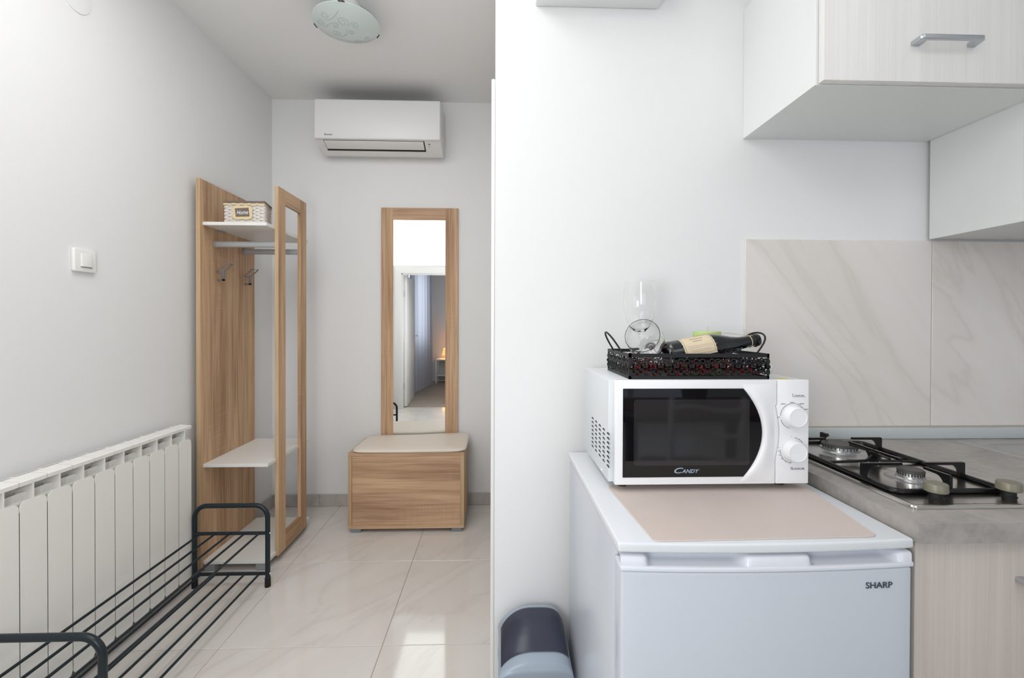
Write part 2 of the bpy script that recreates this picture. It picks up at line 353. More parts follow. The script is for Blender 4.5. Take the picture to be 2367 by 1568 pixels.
# floor: a grout bed and single tiles
fl = struct('floor', MB().box(XL - 0.1, XR + 0.1, YD - 0.1, YB + 0.05, -0.06, -0.0025).box(-0.24, XR + 0.1, YE - 0.1, YD - 0.1, -0.06, -0.0025), M_grout, smooth=False)
tile_cache = {}
def floor_tile(x0, x1, y0, y1):
    g = 0.0012; key = (round(x1 - x0, 3), round(y1 - y0, 3))
    if key not in tile_cache:
        dx, dy = (x1 - x0) / 2 - g, (y1 - y0) / 2 - g
        o = part('floor_tile', MB().box(-dx, dx, -dy, dy, -0.010, 0), M_tile, None, bevel=0.0012, seg=1); o.parent = fl; tile_cache[key] = o
    else:
        o = tile_cache[key].copy(); COL.objects.link(o)
    o.location = ((x0 + x1) / 2, (y0 + y1) / 2, 0)
for i in range(-2, 7):
    for j in range(-10, 3):
        x0, y0 = -0.427 + 0.6 * i, 1.690 + 0.598 * j
        x1, y1 = x0 + 0.6, y0 + 0.598
        a0, a1, b0, b1 = max(x0, XL + 0.001), min(x1, XR), max(y0, YE), min(y1, YB - 0.001)
        if b1 <= YD - 0.05: a0 = max(a0, -0.24)
        elif b0 < YD - 0.05 and a0 < -0.24: b0 = YD - 0.1
        if a1 - a0 > 0.02 and b1 - b0 > 0.02: floor_tile(a0, a1, b0, b1)
# bedroom floor: planks
bf = struct('floor_bedroom', MB().box(-1.62, -0.34, YE, YD - 0.1, -0.06, -0.012), M_grout, smooth=False)
k = 0
y = YE + 0.005
first = None
while y < YD - 0.12:
    y2 = min(y + 0.19, YD - 0.102); x = -1.615 - (0.4 * (k % 3))
    while x < -0.35:
        a0, a1 = max(x, -1.615), min(x + 1.2, -0.345)
        if a1 - a0 > 0.05:
            o = part('floor_plank', MB().box(a0 + 0.001, a1 - 0.001, y + 0.001, y2 - 0.001, -0.012, 0), M_laminate, bf, bevel=0.001, seg=1)
        x += 1.2
    y = y2; k += 1
# skirting tiles
for nm, x0, x1, back in (('baseboard_back', XL + 0.0, -0.008, True), ('baseboard_left', YD + 0.0, YB - 0.009, False)):
    if back:
        b = struct(nm, MB().box(x0, x1, YB - 0.003, YB, 0, 0.078), M_grout, smooth=False)
        edges = [x0 + 0.009, -1.162, -0.562, x1]
        for a, c in zip(edges, edges[1:]): part('skirting_tile', MB().box(a + 0.001, c - 0.001, YB - 0.010, YB - 0.003, 0.001, 0.080), M_base, b, bevel=0.001, seg=1)
    else:
        b = struct(nm, MB().box(XL, XL + 0.003, x0, x1, 0, 0.078), M_grout, smooth=False)
        c = x1
        while c > x0 + 0.02:
            a = max(c - 0.6, x0); part('skirting_tile', MB().box(XL + 0.003, XL + 0.010, a + 0.001, c - 0.001, 0.001, 0.080), M_base, b, bevel=0.001, seg=1); c = a
# backsplash tiles on the kitchen wall
wk = bpy.data.objects['wall_kitchen']
for a, c in ((0.747, 1.327), (1.329, 1.927), (1.929, 2.527), (2.529, 3.127)):
    part('wall_tile', MB().box(a, c, YK - 0.008, YK, 0.862, 1.462), M_splash, wk, bevel=0.001, seg=1, origin=((a + c) / 2, YK, 1.16))
# door beside the hall (seen edge-on): casing and closed leaf
d2 = thing('door_2', (-0.01, 1.89, 0), None, None); d2['kind'] = 'structure'
part('door_casing', MB().prism([(1.395, 0), (1.395, 1.96), (2.385, 1.96), (2.385, 0), (2.29, 0), (2.29, 1.87), (1.49, 1.87), (1.49, 0)], 'YZ', -0.020, -0.0085), M_casing, d2, bevel=0.003)
part('door_lining', MB().box(-0.008, 0.10, 1.490, 1.505, 0, 1.95).box(-0.008, 0.10, 2.275, 2.29, 0, 1.95), M_casing, d2)
lf = part('door_leaf', MB().box(0.004, 0.044, 1.507, 2.273, 0.008, 1.935), M_casing, d2, bevel=0.002)
# bedroom door behind the camera (seen in the wall mirror), standing open
d1 = thing('door_1', (-0.92, YD, 0), None, None); d1['kind'] = 'structure'
part('door_casing', MB().prism([(-1.430, 0), (-1.430, 1.986), (-0.41, 1.986), (-0.41, 0), (-0.50, 0), (-0.50, 1.896), (-1.341, 1.896), (-1.341, 0)], 'XZ', YD + 0.0005, YD + 0.014), M_casing, d1, bevel=0.003)
part('door_lining', MB().box(-1.345, -1.33, YD - 0.1, YD, 0, 1.896).box(-0.515, -0.50, YD - 0.1, YD, 0, 1.896).box(-1.345, -0.50, YD - 0.1, YD, 1.881, 1.9), M_casing, d1)
a = math.radians(93); hx, hy = -1.328, YD - 0.105
dx, dy = math.cos(a), -math.sin(a); nx, ny = math.sin(a), math.cos(a)
lf = part('door_leaf', MB().add([(hx + dx * u + nx * t, hy + dy * u + ny * t, z) for z in (0.01, 1.875) for (u, t) in ((0, 0), (0.80, 0), (0.80, 0.04), (0, 0.04))],
          [(0, 1, 2, 3), (7, 6, 5, 4), (0, 4, 5, 1), (1, 5, 6, 2), (2, 6, 7, 3), (3, 7, 4, 0)]), M_casing, d1, bevel=0.002)
for z in (0.30, 1.62): part('hinge', MB().cyl((hx - 0.002, hy + 0.010, z - 0.045), (hx - 0.002, hy + 0.010, z + 0.045), 0.010, 12), M_alu, lf)
hp = (hx + dx * 0.74 + nx * 0.04, hy + dy * 0.74 + ny * 0.04)
part('door_handle', MB().tube([(hp[0], hp[1], 1.0), (hp[0] + nx * 0.05, hp[1] + ny * 0.05, 1.0), (hp[0] + nx * 0.055 - dx * 0.01, hp[1] + ny * 0.055 - dy * 0.01, 1.0), (hp[0] + nx * 0.055 - dx * 0.12, hp[1] + ny * 0.055 - dy * 0.12, 1.0)], 0.009, 10), M_alu, lf)
# windows behind the camera
def window(name, horiz, fixed, a0, a1, z0, z1, nbars):
    w = thing(name, (fixed, (a0 + a1) / 2, z0) if not horiz else ((a0 + a1) / 2, fixed, z0), None, None); w['kind'] = 'structure'
    def bx(mb, a, b, c, d, t0, t1):
        return mb.box(a, b, fixed + t0, fixed + t1, c, d) if horiz else mb.box(fixed + t0, fixed + t1, a, b, c, d)
    f = MB(); t = 0.055
    bx(f, a0, a1, z0, z0 + t, 0.01, 0.07); bx(f, a0, a1, z1 - t, z1, 0.01, 0.07)
    cols = [a0 + (a1 - a0 - t) * i / nbars for i in range(nbars + 1)]
    for c in cols: bx(f, c, c + t, z0 + t, z1 - t, 0.01, 0.07)
    part('window_frame', f, M_casing, w)
    for c, d in zip(cols, cols[1:]): part('window_pane', bx(MB(), c + t, d, z0 + t, z1 - t, 0.035, 0.041), M_pane, w)
window('window_1', True, YE - 0.09, -0.1, 2.5, 0.12, 2.28, 3)
window('window_2', False, -1.71, -2.62, -1.88, 0.82, 2.15, 1)

# ------------------------------------------------------------------ fridge
FR = thing('refrigerator', (0.46, 1.0, 0), 'small white under-counter refrigerator beside the grey worktop, microwave standing on it', 'refrigerator')
def bulge(x): return 0.0105 * (1 - ((x - 0.4625) / 0.2575) ** 2)
def front_poly(x0, x1, yf, yb, n=16, r=0.008):
    pts = []
    for i in range(n + 1):
        x = x0 + (x1 - x0) * i / n; pts.append((x, yf - bulge(x)))
    return pts + [(x1, yb), (x0, yb)]
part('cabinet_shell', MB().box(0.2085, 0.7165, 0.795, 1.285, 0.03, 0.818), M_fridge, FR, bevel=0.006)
part('foot', MB().box(0.23, 0.70, 0.80, 1.26, 0.0, 0.03), M_greyplastic, FR, bevel=0.004)
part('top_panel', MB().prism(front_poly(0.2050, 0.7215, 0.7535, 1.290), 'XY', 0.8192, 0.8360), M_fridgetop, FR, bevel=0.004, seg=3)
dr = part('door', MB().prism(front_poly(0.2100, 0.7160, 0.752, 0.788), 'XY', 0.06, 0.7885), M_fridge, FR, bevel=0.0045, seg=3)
part('door_ledge', MB().prism(front_poly(0.2085, 0.7185, 0.7505, 0.788), 'XY', 0.7890, 0.7975), M_fridgehandle, dr, bevel=0.0025)
# handle strip above the ledge: recesses left and right, raised block in the middle and corner blocks
def rel(x):
    e = lambda c, w: 1 / (1 + math.exp((x - c) / w))
    raised = e(0.258, 0.0028) + (e(0.536, 0.0022) - e(0.418, 0.0028)) + (1 - e(0.690, 0.0028))
    return max(0, min(1, raised))
def strip(u, v):
    x = 0.2095 + 0.507 * u; t = rel(x); zt = 0.8095 + 0.006 * (1 - t)
    prof = [(0.7530, 0.7975), (0.7535, 0.8105), (0.7560, 0.8130), (0.7800, 0.8135), (0.7920, 0.8135), (0.7920, 0.7975)]
    rec = [(0.7560, 0.7975), (0.7800, 0.7985), (0.7860, 0.8020), (0.7885, 0.8080), (0.7890, 0.8190), (0.7920, 0.8190)]
    i = min(5, int(round(v * 5))); a_, b_ = prof[i], rec[i]
    yv = b_[0] + (a_[0] - b_[0]) * t; zv = b_[1] + (a_[1] - b_[1]) * t
    return (x, yv - bulge(x), zv)
part('door_handle', MB().grid(strip, 150, 5), M_fridgehandle, dr, ang=50)
part('door_seal', MB().box(0.215, 0.711, 0.786, 0.796, 0.06, 0.815), M_greyplastic, FR)
text('brand_lettering', 'SHARP', dr, M_ink, (0.6525, 0.7458, 0.7615), (1, 0.022, 0), (0, 0, 1), height=0.0105, width=0.0475, bold=0.006, ext=0.0006)
for x in (0.235, 0.245): pass
# beige mat on the fridge
mat_o = part('rubber_mat', MB().prism([(0.2655, 0.7600), (0.2720, 0.7545), (0.2830, 0.7535), (0.6480, 0.7605), (0.6590, 0.7625), (0.6650, 0.7680), (0.6655, 0.7760), (0.7020, 1.0040), (0.7010, 1.0120), (0.6930, 1.0160), (0.2600, 1.0160), (0.2520, 1.0120), (0.2505, 1.0040)], 'XY', 0.8362, 0.8382), M_mat, None, bevel=0.0006, seg=1)
tag(mat_o, 'thin beige non-slip mat lying on the white refrigerator top, under the microwave front', 'mat')

# ------------------------------------------------------------------ microwave
MW = thing('microwave_oven', (0.474, 1.10, 0.8384), 'white microwave oven with black glass door and two round knobs, on the refrigerator', 'microwave')
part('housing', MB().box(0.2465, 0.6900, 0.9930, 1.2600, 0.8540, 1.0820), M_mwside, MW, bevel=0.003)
for x in (0.285, 0.650):
    for yv in (1.02, 1.21): part('foot', MB().cyl((x, yv, 0.8384 if yv < 1.016 or True else 0.836), (x, yv, 0.8545), 0.012, 14), M_rubber, MW)
ZB, ZT = 0.8530, 1.0830
dp = [(0.2580, ZB), (0.6150, ZB), (0.6150, 0.9050)]
for i in range(13):
    z = 0.905 + 0.122 * i / 12; dp.append((0.6150 + 0.0085 * math.sin(math.pi * i / 12) ** 1.2, z))
dp += [(0.6180, 1.0270), (0.6180, ZT), (0.2580, ZT)]
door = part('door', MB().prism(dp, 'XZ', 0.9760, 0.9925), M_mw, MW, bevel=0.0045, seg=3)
cp = [(0.6166, ZB), (0.6166, 0.9050)]
for i in range(13):
    z = 0.905 + 0.122 * i / 12; cp.append((0.6166 + 0.0085 * math.sin(math.pi * i / 12) ** 1.2, z))
cp += [(0.6195, 1.0270), (0.6195, ZT), (0.6905, ZT), (0.6905, ZB)]
panel = part('control_panel', MB().prism(cp, 'XZ', 0.9760, 0.9925), M_mw, MW, bevel=0.003, seg=3)
def arc_x(z): # right border of the black glass
    t = (z - 0.9665) / 0.0975; return 0.5845 - 0.0420 * t * t
gp = rrect(0.2745, 0.40, 0.8695, 1.0645, 0.003, 3, rs=(0.003, 0, 0, 0.003))
gl = [(0.2745, 0.8695)] + [(arc_x(0.8695 + 0.195 * i / 20), 0.8695 + 0.195 * i / 20) for i in range(21)] + [(0.2745, 1.0645)]
glass = part('door_glass', MB().prism(gl, 'XZ', 0.9742, 0.9762), M_mwglass, door, bevel=0.0008, seg=1)
wp = rrect(0.2985, 0.5560, 0.8955, 1.0405, 0.006, 4)
part('door_window', MB().prism(wp, 'XZ', 0.97395, 0.9745), M_mwwin, door)
# raised crescent grip to the right of the glass
def crescent(u, v):
    z = 0.8600 + 0.214 * v; xl = arc_x(z) + 0.0008; zc = (z - 0.9665) / 0.107
    xr = 0.6085 + 0.004 * (1 - zc * zc)
    x = xl + (xr - xl) * u
    return (x, 0.9758 - 0.0075 * math.sin(math.pi * min(1, max(0, u)) ** 0.55) * max(0.0, 1 - abs(zc) ** 6), z)
part('door_grip', MB().grid(crescent, 14, 24), M_mw, door, ang=60)
for z, nm in ((1.0030, 'a'), (0.9265, 'b')):
    kn = part('knob', MB().lathe([(0.0235, 0), (0.0245, 0.002), (0.0235, 0.0045), (0.0215, 0.0180), (0.0205, 0.0195), (0.0190, 0.0197), (0.0182, 0.0188), (0.0001, 0.0188)], (0.6545, 0.9760, z), (0, -1, 0), 40), M_mw, panel)
    ring = MB()
    arcs = [(-200, 40), (205, 262)] if nm == 'a' else [(40, 88), (175, 265)]
    arcs = [(38, 178), (196, 255)] if nm == 'a' else [(38, 82), (176, 262)]
    for a0, a1 in arcs:
        pts = [(0.6545 + 0.0282 * math.cos(math.radians(a0 + (a1 - a0) * i / 20)), 0.97585, z + 0.0282 * math.sin(math.radians(a0 + (a1 - a0) * i / 20))) for i in range(21)]
        ring.tube(pts, 0.0005, 4)
    part('dial_scale', ring, M_ink, panel)
def ptxt(b, x, z, h): text('dial_lettering', b, panel, M_ink, (x, 0.9759, z), (1, 0, 0), (0, 0, 1), height=h, ext=0.0002, bold=0.01)
for b, x, z in (('DEFROST', 0.6330, 1.0300), ('M.LOW', 0.6525, 1.0335), ('MEDIUM', 0.6740, 1.0300), ('M.HIGH', 0.6842, 1.0180), ('LOW', 0.6226, 1.0005), ('HI', 0.6862, 1.0005)): ptxt(b, x, z, 0.0019)
for b, x, z in (('0', 0.6515, 0.9575), ('1', 0.6615, 0.9560), ('3', 0.6690, 0.9520), ('5', 0.6750, 0.9455), ('35', 0.6228, 0.9330), ('30', 0.6225, 0.9255), ('25', 0.6245, 0.9165), ('20', 0.6300, 0.9085), ('15', 0.6390, 0.9025), ('10', 0.6500, 0.9000)): ptxt(b, x, z, 0.0020)
ptxt('POWER LEVEL', 0.6690, 1.0485, 0.0024); ptxt('COOKING TIME', 0.6690, 0.8868, 0.0024)
m = MB().box(0.6540, 0.6825, 0.9756, 0.97595, 1.0455, 1.0461)
m.tube([(0.6535, 0.9757, 1.0530), (0.6548, 0.9757, 1.0510), (0.6530, 0.9757, 1.0495), (0.6545, 0.9757, 1.0460)], 0.0004, 4)
part('panel_mark', m, M_ink, panel)
m = MB().box(0.6525, 0.6825, 0.9756, 0.97595, 0.8841, 0.8847)
m.tube([(0.6525 + 0.0024 * math.cos(a * 0.5236), 0.9757, 0.8868 + 0.0024 * math.sin(a * 0.5236)) for a in range(12)], 0.0004, 4, closed=True)
m.tube([(0.6525, 0.9757, 0.8882), (0.6525, 0.9757, 0.8868), (0.6535, 0.9757, 0.8872)], 0.0003, 4)
part('panel_mark', m, M_ink, panel)
lg = text('brand_lettering', 'ANDY', door, M_logo, (0.4245, 0.97415, 0.8830), (1, 0, 0), (0, 0, 1), height=0.0085, width=0.0400, shear=0.35, bold=0.03)
text('brand_lettering', 'C', door, M_logo, (0.3985, 0.97415, 0.8845), (1, 0, 0), (0, 0, 1), height=0.0130, width=0.0205, shear=0.35, bold=0.02)
vm = MB(); lv = MB()
for i in range(5):
    for j in range(8):
        yv = 0.992 + 0.0405 * i; z = 0.8885 + 0.0103 * j
        vm.prism([(yv + 0.011 * math.cos(math.pi * q / 6), z + 0.0042 * math.sin(math.pi * q / 6)) for q in range(7)], 'YZ', 0.2459, 0.2468)
    
part('vent_hole', vm, M_vent, MW, smooth=False)['kind'] = 'stuff'
part('screw', MB().lathe([(0.004, 0), (0.0035, 0.0012), (0.0001, 0.0015)], (0.2465, 1.055, 0.861), (-1, 0, 0), 12), M_screw, MW)
part('warning_sticker', MB().box(0.632, 0.665, 0.998, 1.016, 1.0820, 1.0823), pbr('yellow_sticker', lin((226, 206, 90)), 0.5), MW)
jar = thing('small_jar', (0.6900, 1.13, 1.0824), 'small white rounded jar on the microwave, behind the black tray', 'jar')
part('jar_body', MB().lathe([(0.0001, 0), (0.0125, 0), (0.0135, 0.002), (0.0135, 0.012)], (0.6850, 1.125, 1.0824), n=24), M_white, jar)
part('lid', MB().lathe([(0.0140, 0.012), (0.0140, 0.017), (0.0125, 0.020), (0.0001, 0.0210)], (0.6850, 1.125, 1.0824), n=24), M_mw, jar)

# ------------------------------------------------------------------ tray with bottle, glasses, candle, potpourri
TR = thing('metal_tray', (0.455, 1.09, 1.0824), 'black openwork metal tray with scroll cut-outs and wire handles, on the microwave', 'tray')
tx0, tx1, ty0, ty1, tz0, tz1 = 0.296, 0.614, 1.000, 1.195, 1.0824, 1.1395
part('tray_floor', MB().box(tx0, tx1, ty0, ty1, tz0, tz0 + 0.003), M_tray, TR)
def lattice(p0, d, L, nm):
    d = Vector(d); p0 = Vector(p0); mb = MB(); t = 0.0012
    nn = Vector((-d.y, d.x, 0))
    def bar(a, b, z0, z1):
        q = [p0 + d * a - nn * t, p0 + d * b - nn * t, p0 + d * b + nn * t, p0 + d * a + nn * t]
        mb.add([(v.x, v.y, z) for z in (z0, z1) for v in q], [(3, 2, 1, 0), (4, 5, 6, 7), (0, 1, 5, 4), (1, 2, 6, 5), (2, 3, 7, 6), (3, 0, 4, 7)])
    bar(0, L, tz1 - 0.0085, tz1); bar(0, L, tz0, tz0 + 0.0065); bar(0, 0.004, tz0, tz1); bar(L - 0.004, L, tz0, tz1)
    zlo, zhi = tz0 + 0.0065, tz1 - 0.0085; zm = (zlo + zhi) / 2; nu = max(2, round(L / 0.036)); w = L / nu
    def sp(cx, cz, r, a0, turns, sgn):
        pts = []
        for i in range(17):
            s_ = i / 16; a = a0 + sgn * turns * 2 * math.pi * s_; rr = r * (1 - 0.72 * s_)
            v = p0 + d * (cx + rr * math.cos(a)); pts.append((v.x, v.y, cz + rr * math.sin(a)))
        mb.tube(pts, 0.0018, 4)
    for k in range(nu):
        c = (k + 0.5) * w
        for s_ in (-1, 1):
            sp(c + s_ * w * 0.23, zm + 0.0112, 0.0112, math.pi / 2 - s_ * 1.2, 1.25, -s_)
            sp(c + s_ * w * 0.25, zm - 0.0110, 0.0112, -math.pi / 2 + s_ * 0.7, 1.25, s_)
            sp(c + s_ * w * 0.46, zm + 0.001, 0.0085, math.pi / 2 + s_ * 0.4, 0.9, s_)
            sp(c + s_ * w * 0.02, zm - 0.001, 0.012, math.pi / 2 - s_ * 0.3, 0.55, -s_)
    return part(nm, mb, M_tray, TR, smooth=False)
lattice((tx0, ty0, 0), (1, 0, 0), tx1 - tx0, 'tray_side'); lattice((tx0, ty1, 0), (1, 0, 0), tx1 - tx0, 'tray_side')
lattice((tx0, ty0, 0), (0, 1, 0), ty1 - ty0, 'tray_side'); lattice((tx1, ty0, 0), (0, 1, 0), ty1 - ty0, 'tray_side')
for x, s_ in ((tx0, -1), (tx1, 1)):
    pts = []
    for i in range(15):
        a = math.pi * i / 14; v = math.sin(a) ** 0.8
        pts.append((x + s_ * (0.030 * v + (0.012 * math.sin(2 * a) if s_ > 0 else 0)) * (1 if s_ < 0 else 0.75), (1.0975 if s_ < 0 else 1.084) - 0.0375 * math.cos(a), tz1 - 0.002 + 0.048 * v))
    part('handle', MB().tube(pts, 0.0022, 8), M_tray, TR)
# potpourri petals
pm = [MB(), MB(), MB()]
for i in range(190):
    x, yv = random.uniform(tx0 + 0.016, tx1 - 0.016), random.choice((random.uniform(ty0 + 0.012, ty0 + 0.04), random.uniform(ty0 + 0.012, ty1 - 0.014)))
    z = tz0 + 0.008 + random.random() * 0.018; s_ = random.uniform(0.006, 0.0115)
    R_ = Matrix.Rotation(random.uniform(0, 6.28), 3, 'Z') @ Matrix.Rotation(random.uniform(-1.3, 1.3), 3, 'X')
    curl = random.uniform(0.3, 0.9)
    def pt(u, v, s_=s_, R_=R_, curl=curl, x=x, yv=yv, z=z):
        a, b = (u - 0.5) * 2, (v - 0.5) * 2
        wd_ = math.sqrt(max(0, 1 - b * b * 0.9)) * 0.75
        p = R_ @ Vector((a * wd_ * s_, b * s_, curl * s_ * (a * a + b * b) * 0.5))
        return (x + p.x, yv + p.y, max(tz0 + 0.0035, z + p.z))
    pm[random.choices((0, 1, 2), (6, 2, 3))[0]].grid(pt, 4, 4)
pp = thing('potpourri', (0.455, 1.09, tz0 + 0.003), 'red and green dried flower petals strewn loosely in the black tray', 'potpourri'); pp['kind'] = 'stuff'
for mb, c, nm in zip(pm, ((0.40, 0.008, 0.014), (0.025, 0.13, 0.025), (0.08, 0.012, 0.010)), ('red_petal', 'green_petal', 'dark_petal')):
    part(nm, mb, pbr(nm + '_mat', c, 0.6), pp)['kind'] = 'stuff'
# wine glasses
def glass_prof(hgt, rb, rr):
    hs = hgt * 0.42 # stem height
    out = [(0.0001, 0), (0.032, 0), (0.0325, 0.0012), (0.020, 0.004), (0.007, 0.008), (0.0042, 0.018), (0.0040, hs * 0.8), (0.0055, hs * 0.97), (0.014, hs + 0.004)]
    body = [(0.62, 0.12), (0.86, 0.28), (0.98, 0.46), (1.0, 0.58), (0.97, 0.75), (0.91, 0.9)]
    for fr, hz in body: out.append((rb * fr, hs + (hgt - hs) * hz))
    out.append((rr, hgt)); th = 0.0012
    inn = [(rr - th, hgt)] + [(rb * fr - th, hs + (hgt - hs) * hz + 0.0005) for fr, hz in reversed(body)] + [(0.012, hs + 0.0065), (0.0001, hs + 0.0045)]
    return out + inn
zt = tz0 + 0.0032
g1 = part('wine_glass', MB().lathe(glass_prof(0.232, 0.0415, 0.0365), (0.368, 1.158, zt), n=48), M_glass, None, origin=(0.368, 1.158, zt))
tag(g1, 'clear stemmed wine glass standing upright at the back of the black tray', 'wine glass', 'wine glasses in the tray')
mouth = Vector((0.3275, 1.010, 1.1800)); foot = Vector((0.4010, 1.1280, 1.1275)); axd = (mouth - foot).normalized(); LG = (mouth - foot).length
g2 = part('wine_glass', MB().lathe(glass_prof(LG, 0.0425, 0.0395), foot, axd, n=48), M_glass, None, origin=foot)
tag(g2, 'clear wine glass lying on its side in the black tray, mouth towards the viewer', 'wine glass', 'wine glasses in the tray')
# bottle lying on the tray
BT = thing('wine_bottle', (0.42, 1.06, tz0 + 0.02), 'dark wine bottle with cream paper label lying slanted across the black tray', 'bottle')
b0 = Vector((0.4060, 1.0620, 1.1290)); b1 = Vector((0.6350, 1.0800, 1.1680)); bd = (b1 - b0).normalized(); BL = (b1 - b0).length
R0 = 0.0345
part('bottle_body', MB().lathe([(0.0001, 0.006), (0.024, 0.002), (R0 - 0.003, 0), (R0, 0.004), (R0, BL * 0.47), (R0 * 0.97, BL * 0.52), (R0 * 0.82, BL * 0.60), (R0 * 0.60, BL * 0.69), (R0 * 0.45, BL * 0.78), (R0 * 0.40, BL * 0.90), (R0 * 0.40, BL * 0.955), (R0 * 0.47, BL * 0.958), (R0 * 0.47, BL * 0.985), (R0 * 0.42, BL), (0.0001, BL)], b0, bd, n=40), M_bottle, BT)
def ring_pts(s0, s1, a0, a1, rad, n=18, wob=0):
    e1 = Vector((0, 0, 1)); e1 = (e1 - bd * e1.dot(bd)).normalized(); e2 = bd.cross(e1)
    return lambda u, v: tuple(b0 + bd * (s0 + (s1 - s0) * u + wob * math.sin(40 * v) * 0.3) + (e1 * math.cos(a0 + (a1 - a0) * v) + e2 * math.sin(a0 + (a1 - a0) * v)) * rad)
e1 = (Vector((0, 0, 1)) - bd * bd.z).normalized(); e2 = bd.cross(e1); sgn = 1 if e2.y < 0 else -1
lab = part('paper_label', MB().grid(ring_pts(BL * 0.12, BL * 0.455, sgn * 0.0, sgn * 1.75, R0 + 0.0006, wob=0.002), 14, 22), M_label, BT)
lk = MB()
for s0, s1, a0_, a1_ in ((0.135, 0.44, 0.10, 0.115), (0.135, 0.44, 1.60, 1.615), (0.135, 0.139, 0.10, 1.6), (0.436, 0.44, 0.10, 1.6), (0.16, 0.42, 1.05, 1.06), (0.16, 0.42, 1.17, 1.18), (0.18, 0.40, 1.35, 1.36), (0.2, 0.38, 1.45, 1.46)):
    lk.grid(ring_pts(BL * s0, BL * s1, sgn * a0_, sgn * a1_, R0 + 0.0009), 4, 10)
part('label_line', lk, M_labelink, lab)
def on_b(s_, a_, rad): return b0 + bd * s_ + (e1 * math.cos(a_ * sgn) + e2 * math.sin(a_ * sgn)) * rad
for row_, (s0, s1) in enumerate(((0.22, 0.36), (0.24, 0.34))):   # two lines of faded script, too small to read in the photograph
    part('label_script', MB().tube([on_b(BL * (s0 + (s1 - s0) * q / 40), 0.48 + 0.22 * row_ + 0.035 * math.sin(q * 1.9) * (0.6 + 0.4 * math.sin(q * 0.7)), R0 + 0.0010) for q in range(41)], 0.00035, 4), M_labelink, lab)
tw = MB(); tw.tube([b0 + bd * (BL * 0.90) + (e1 * math.cos(a * 0.5236) + e2 * math.sin(a * 0.5236)) * (R0 * 0.42) for a in range(12)], 0.0011, 6, closed=True)
tw.tube([on_b(BL * 0.90, -0.3, R0 * 0.43), on_b(BL * 0.70, -0.25, R0 * 0.85), on_b(BL * 0.52, -0.25, R0 + 0.0012), on_b(BL * 0.34, -0.3, R0 + 0.0012)], 0.0007, 6)
part('twine', tw, M_twine, BT)
CN = thing('candle', (0.5440, 1.155, zt), 'lime green pillar candle standing behind the wine bottle in the tray', 'candle')
part('wax_body', MB().lathe([(0.0001, 0), (0.034, 0), (0.0345, 0.001), (0.0345, 0.0995), (0.0335, 0.1015), (0.028, 0.1012), (0.006, 0.0985), (0.0001, 0.098)], (0.5440, 1.155, zt), n=36), M_candle, CN)
part('wick', MB().tube([(0.5440, 1.155, zt + 0.098), (0.5455, 1.155, zt + 0.106), (0.5490, 1.155, zt + 0.114)], 0.0006, 6), M_twine, CN)

# ------------------------------------------------------------------ base units, worktop, hob, sink
WT = thing('worktop', (1.6, 1.05, 0.826), 'grey concrete-look laminate worktop carrying the gas hob and steel sink', 'worktop')
hx0, hx1, hy0, hy1 = 1.385, 1.86, 0.85, 1.265
part('worktop_board', MB().box(0.7315, hx0, 0.7560, YK - 0.009, 0.826, 0.860).box(hx1, 3.28, 0.7560, YK - 0.009, 0.826, 0.860).box(hx0, hx1, 0.7560, hy0, 0.826, 0.860).box(hx0, hx1, hy1, YK - 0.009, 0.826, 0.860), M_worktop, WT, smooth=False)
us = part('upstand', MB().box(0.7450, 3.28, YK - 0.028, YK - 0.0085, 0.8605, 0.8930), M_upstand, WT, bevel=0.002)
part('sealant_bead', MB().box(0.7450, 3.28, YK - 0.016, YK - 0.0085, 0.8930, 0.8965), M_silicone, WT)
BC = thing('base_cabinet', (1.1, 1.05, 0), 'pale wood-front base cabinet under the grey worktop, right of the refrigerator', 'cabinet')
part('carcass', MB().box(0.7420, 1.345, 0.795, 1.335, 0.10, 0.8255), M_cab, BC)
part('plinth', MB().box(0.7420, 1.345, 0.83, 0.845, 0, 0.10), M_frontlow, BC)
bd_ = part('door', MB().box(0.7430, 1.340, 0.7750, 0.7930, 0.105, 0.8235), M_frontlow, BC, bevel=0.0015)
part('handle', MB().prism([(0.928, 0.7755), (0.933, 0.747), (1.078, 0.747), (1.083, 0.7755), (1.066, 0.7755), (1.062, 0.757), (0.949, 0.757), (0.945, 0.7755)], 'XY', 0.7455, 0.7560), M_alu, bd_, bevel=0.002)
BC2 = thing('base_cabinet', (1.75, 1.05, 0), 'pale wood-front base cabinet under the sink, right of the hob cabinet', 'cabinet')
part('carcass', MB().box(1.347, 1.38, 0.795, 1.335, 0.10, 0.8255).box(1.865, 1.945, 0.795, 1.335, 0.10, 0.8255).box(1.38, 1.865, 0.795, 1.335, 0.10, 0.118), M_cab, BC2)
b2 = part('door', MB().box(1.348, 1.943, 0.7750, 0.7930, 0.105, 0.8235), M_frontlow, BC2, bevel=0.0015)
part('handle', MB().prism([(1.560, 0.7755), (1.565, 0.747), (1.725, 0.747), (1.730, 0.7755), (1.713, 0.7755), (1.709, 0.757), (1.581, 0.757), (1.577, 0.7755)], 'XY', 0.7455, 0.7560), M_alu, b2, bevel=0.002)
HB = thing('gas_hob', (0.92, 1.04, 0.860), 'narrow stainless steel gas hob with two burners and black pan supports, in the worktop', 'hob')
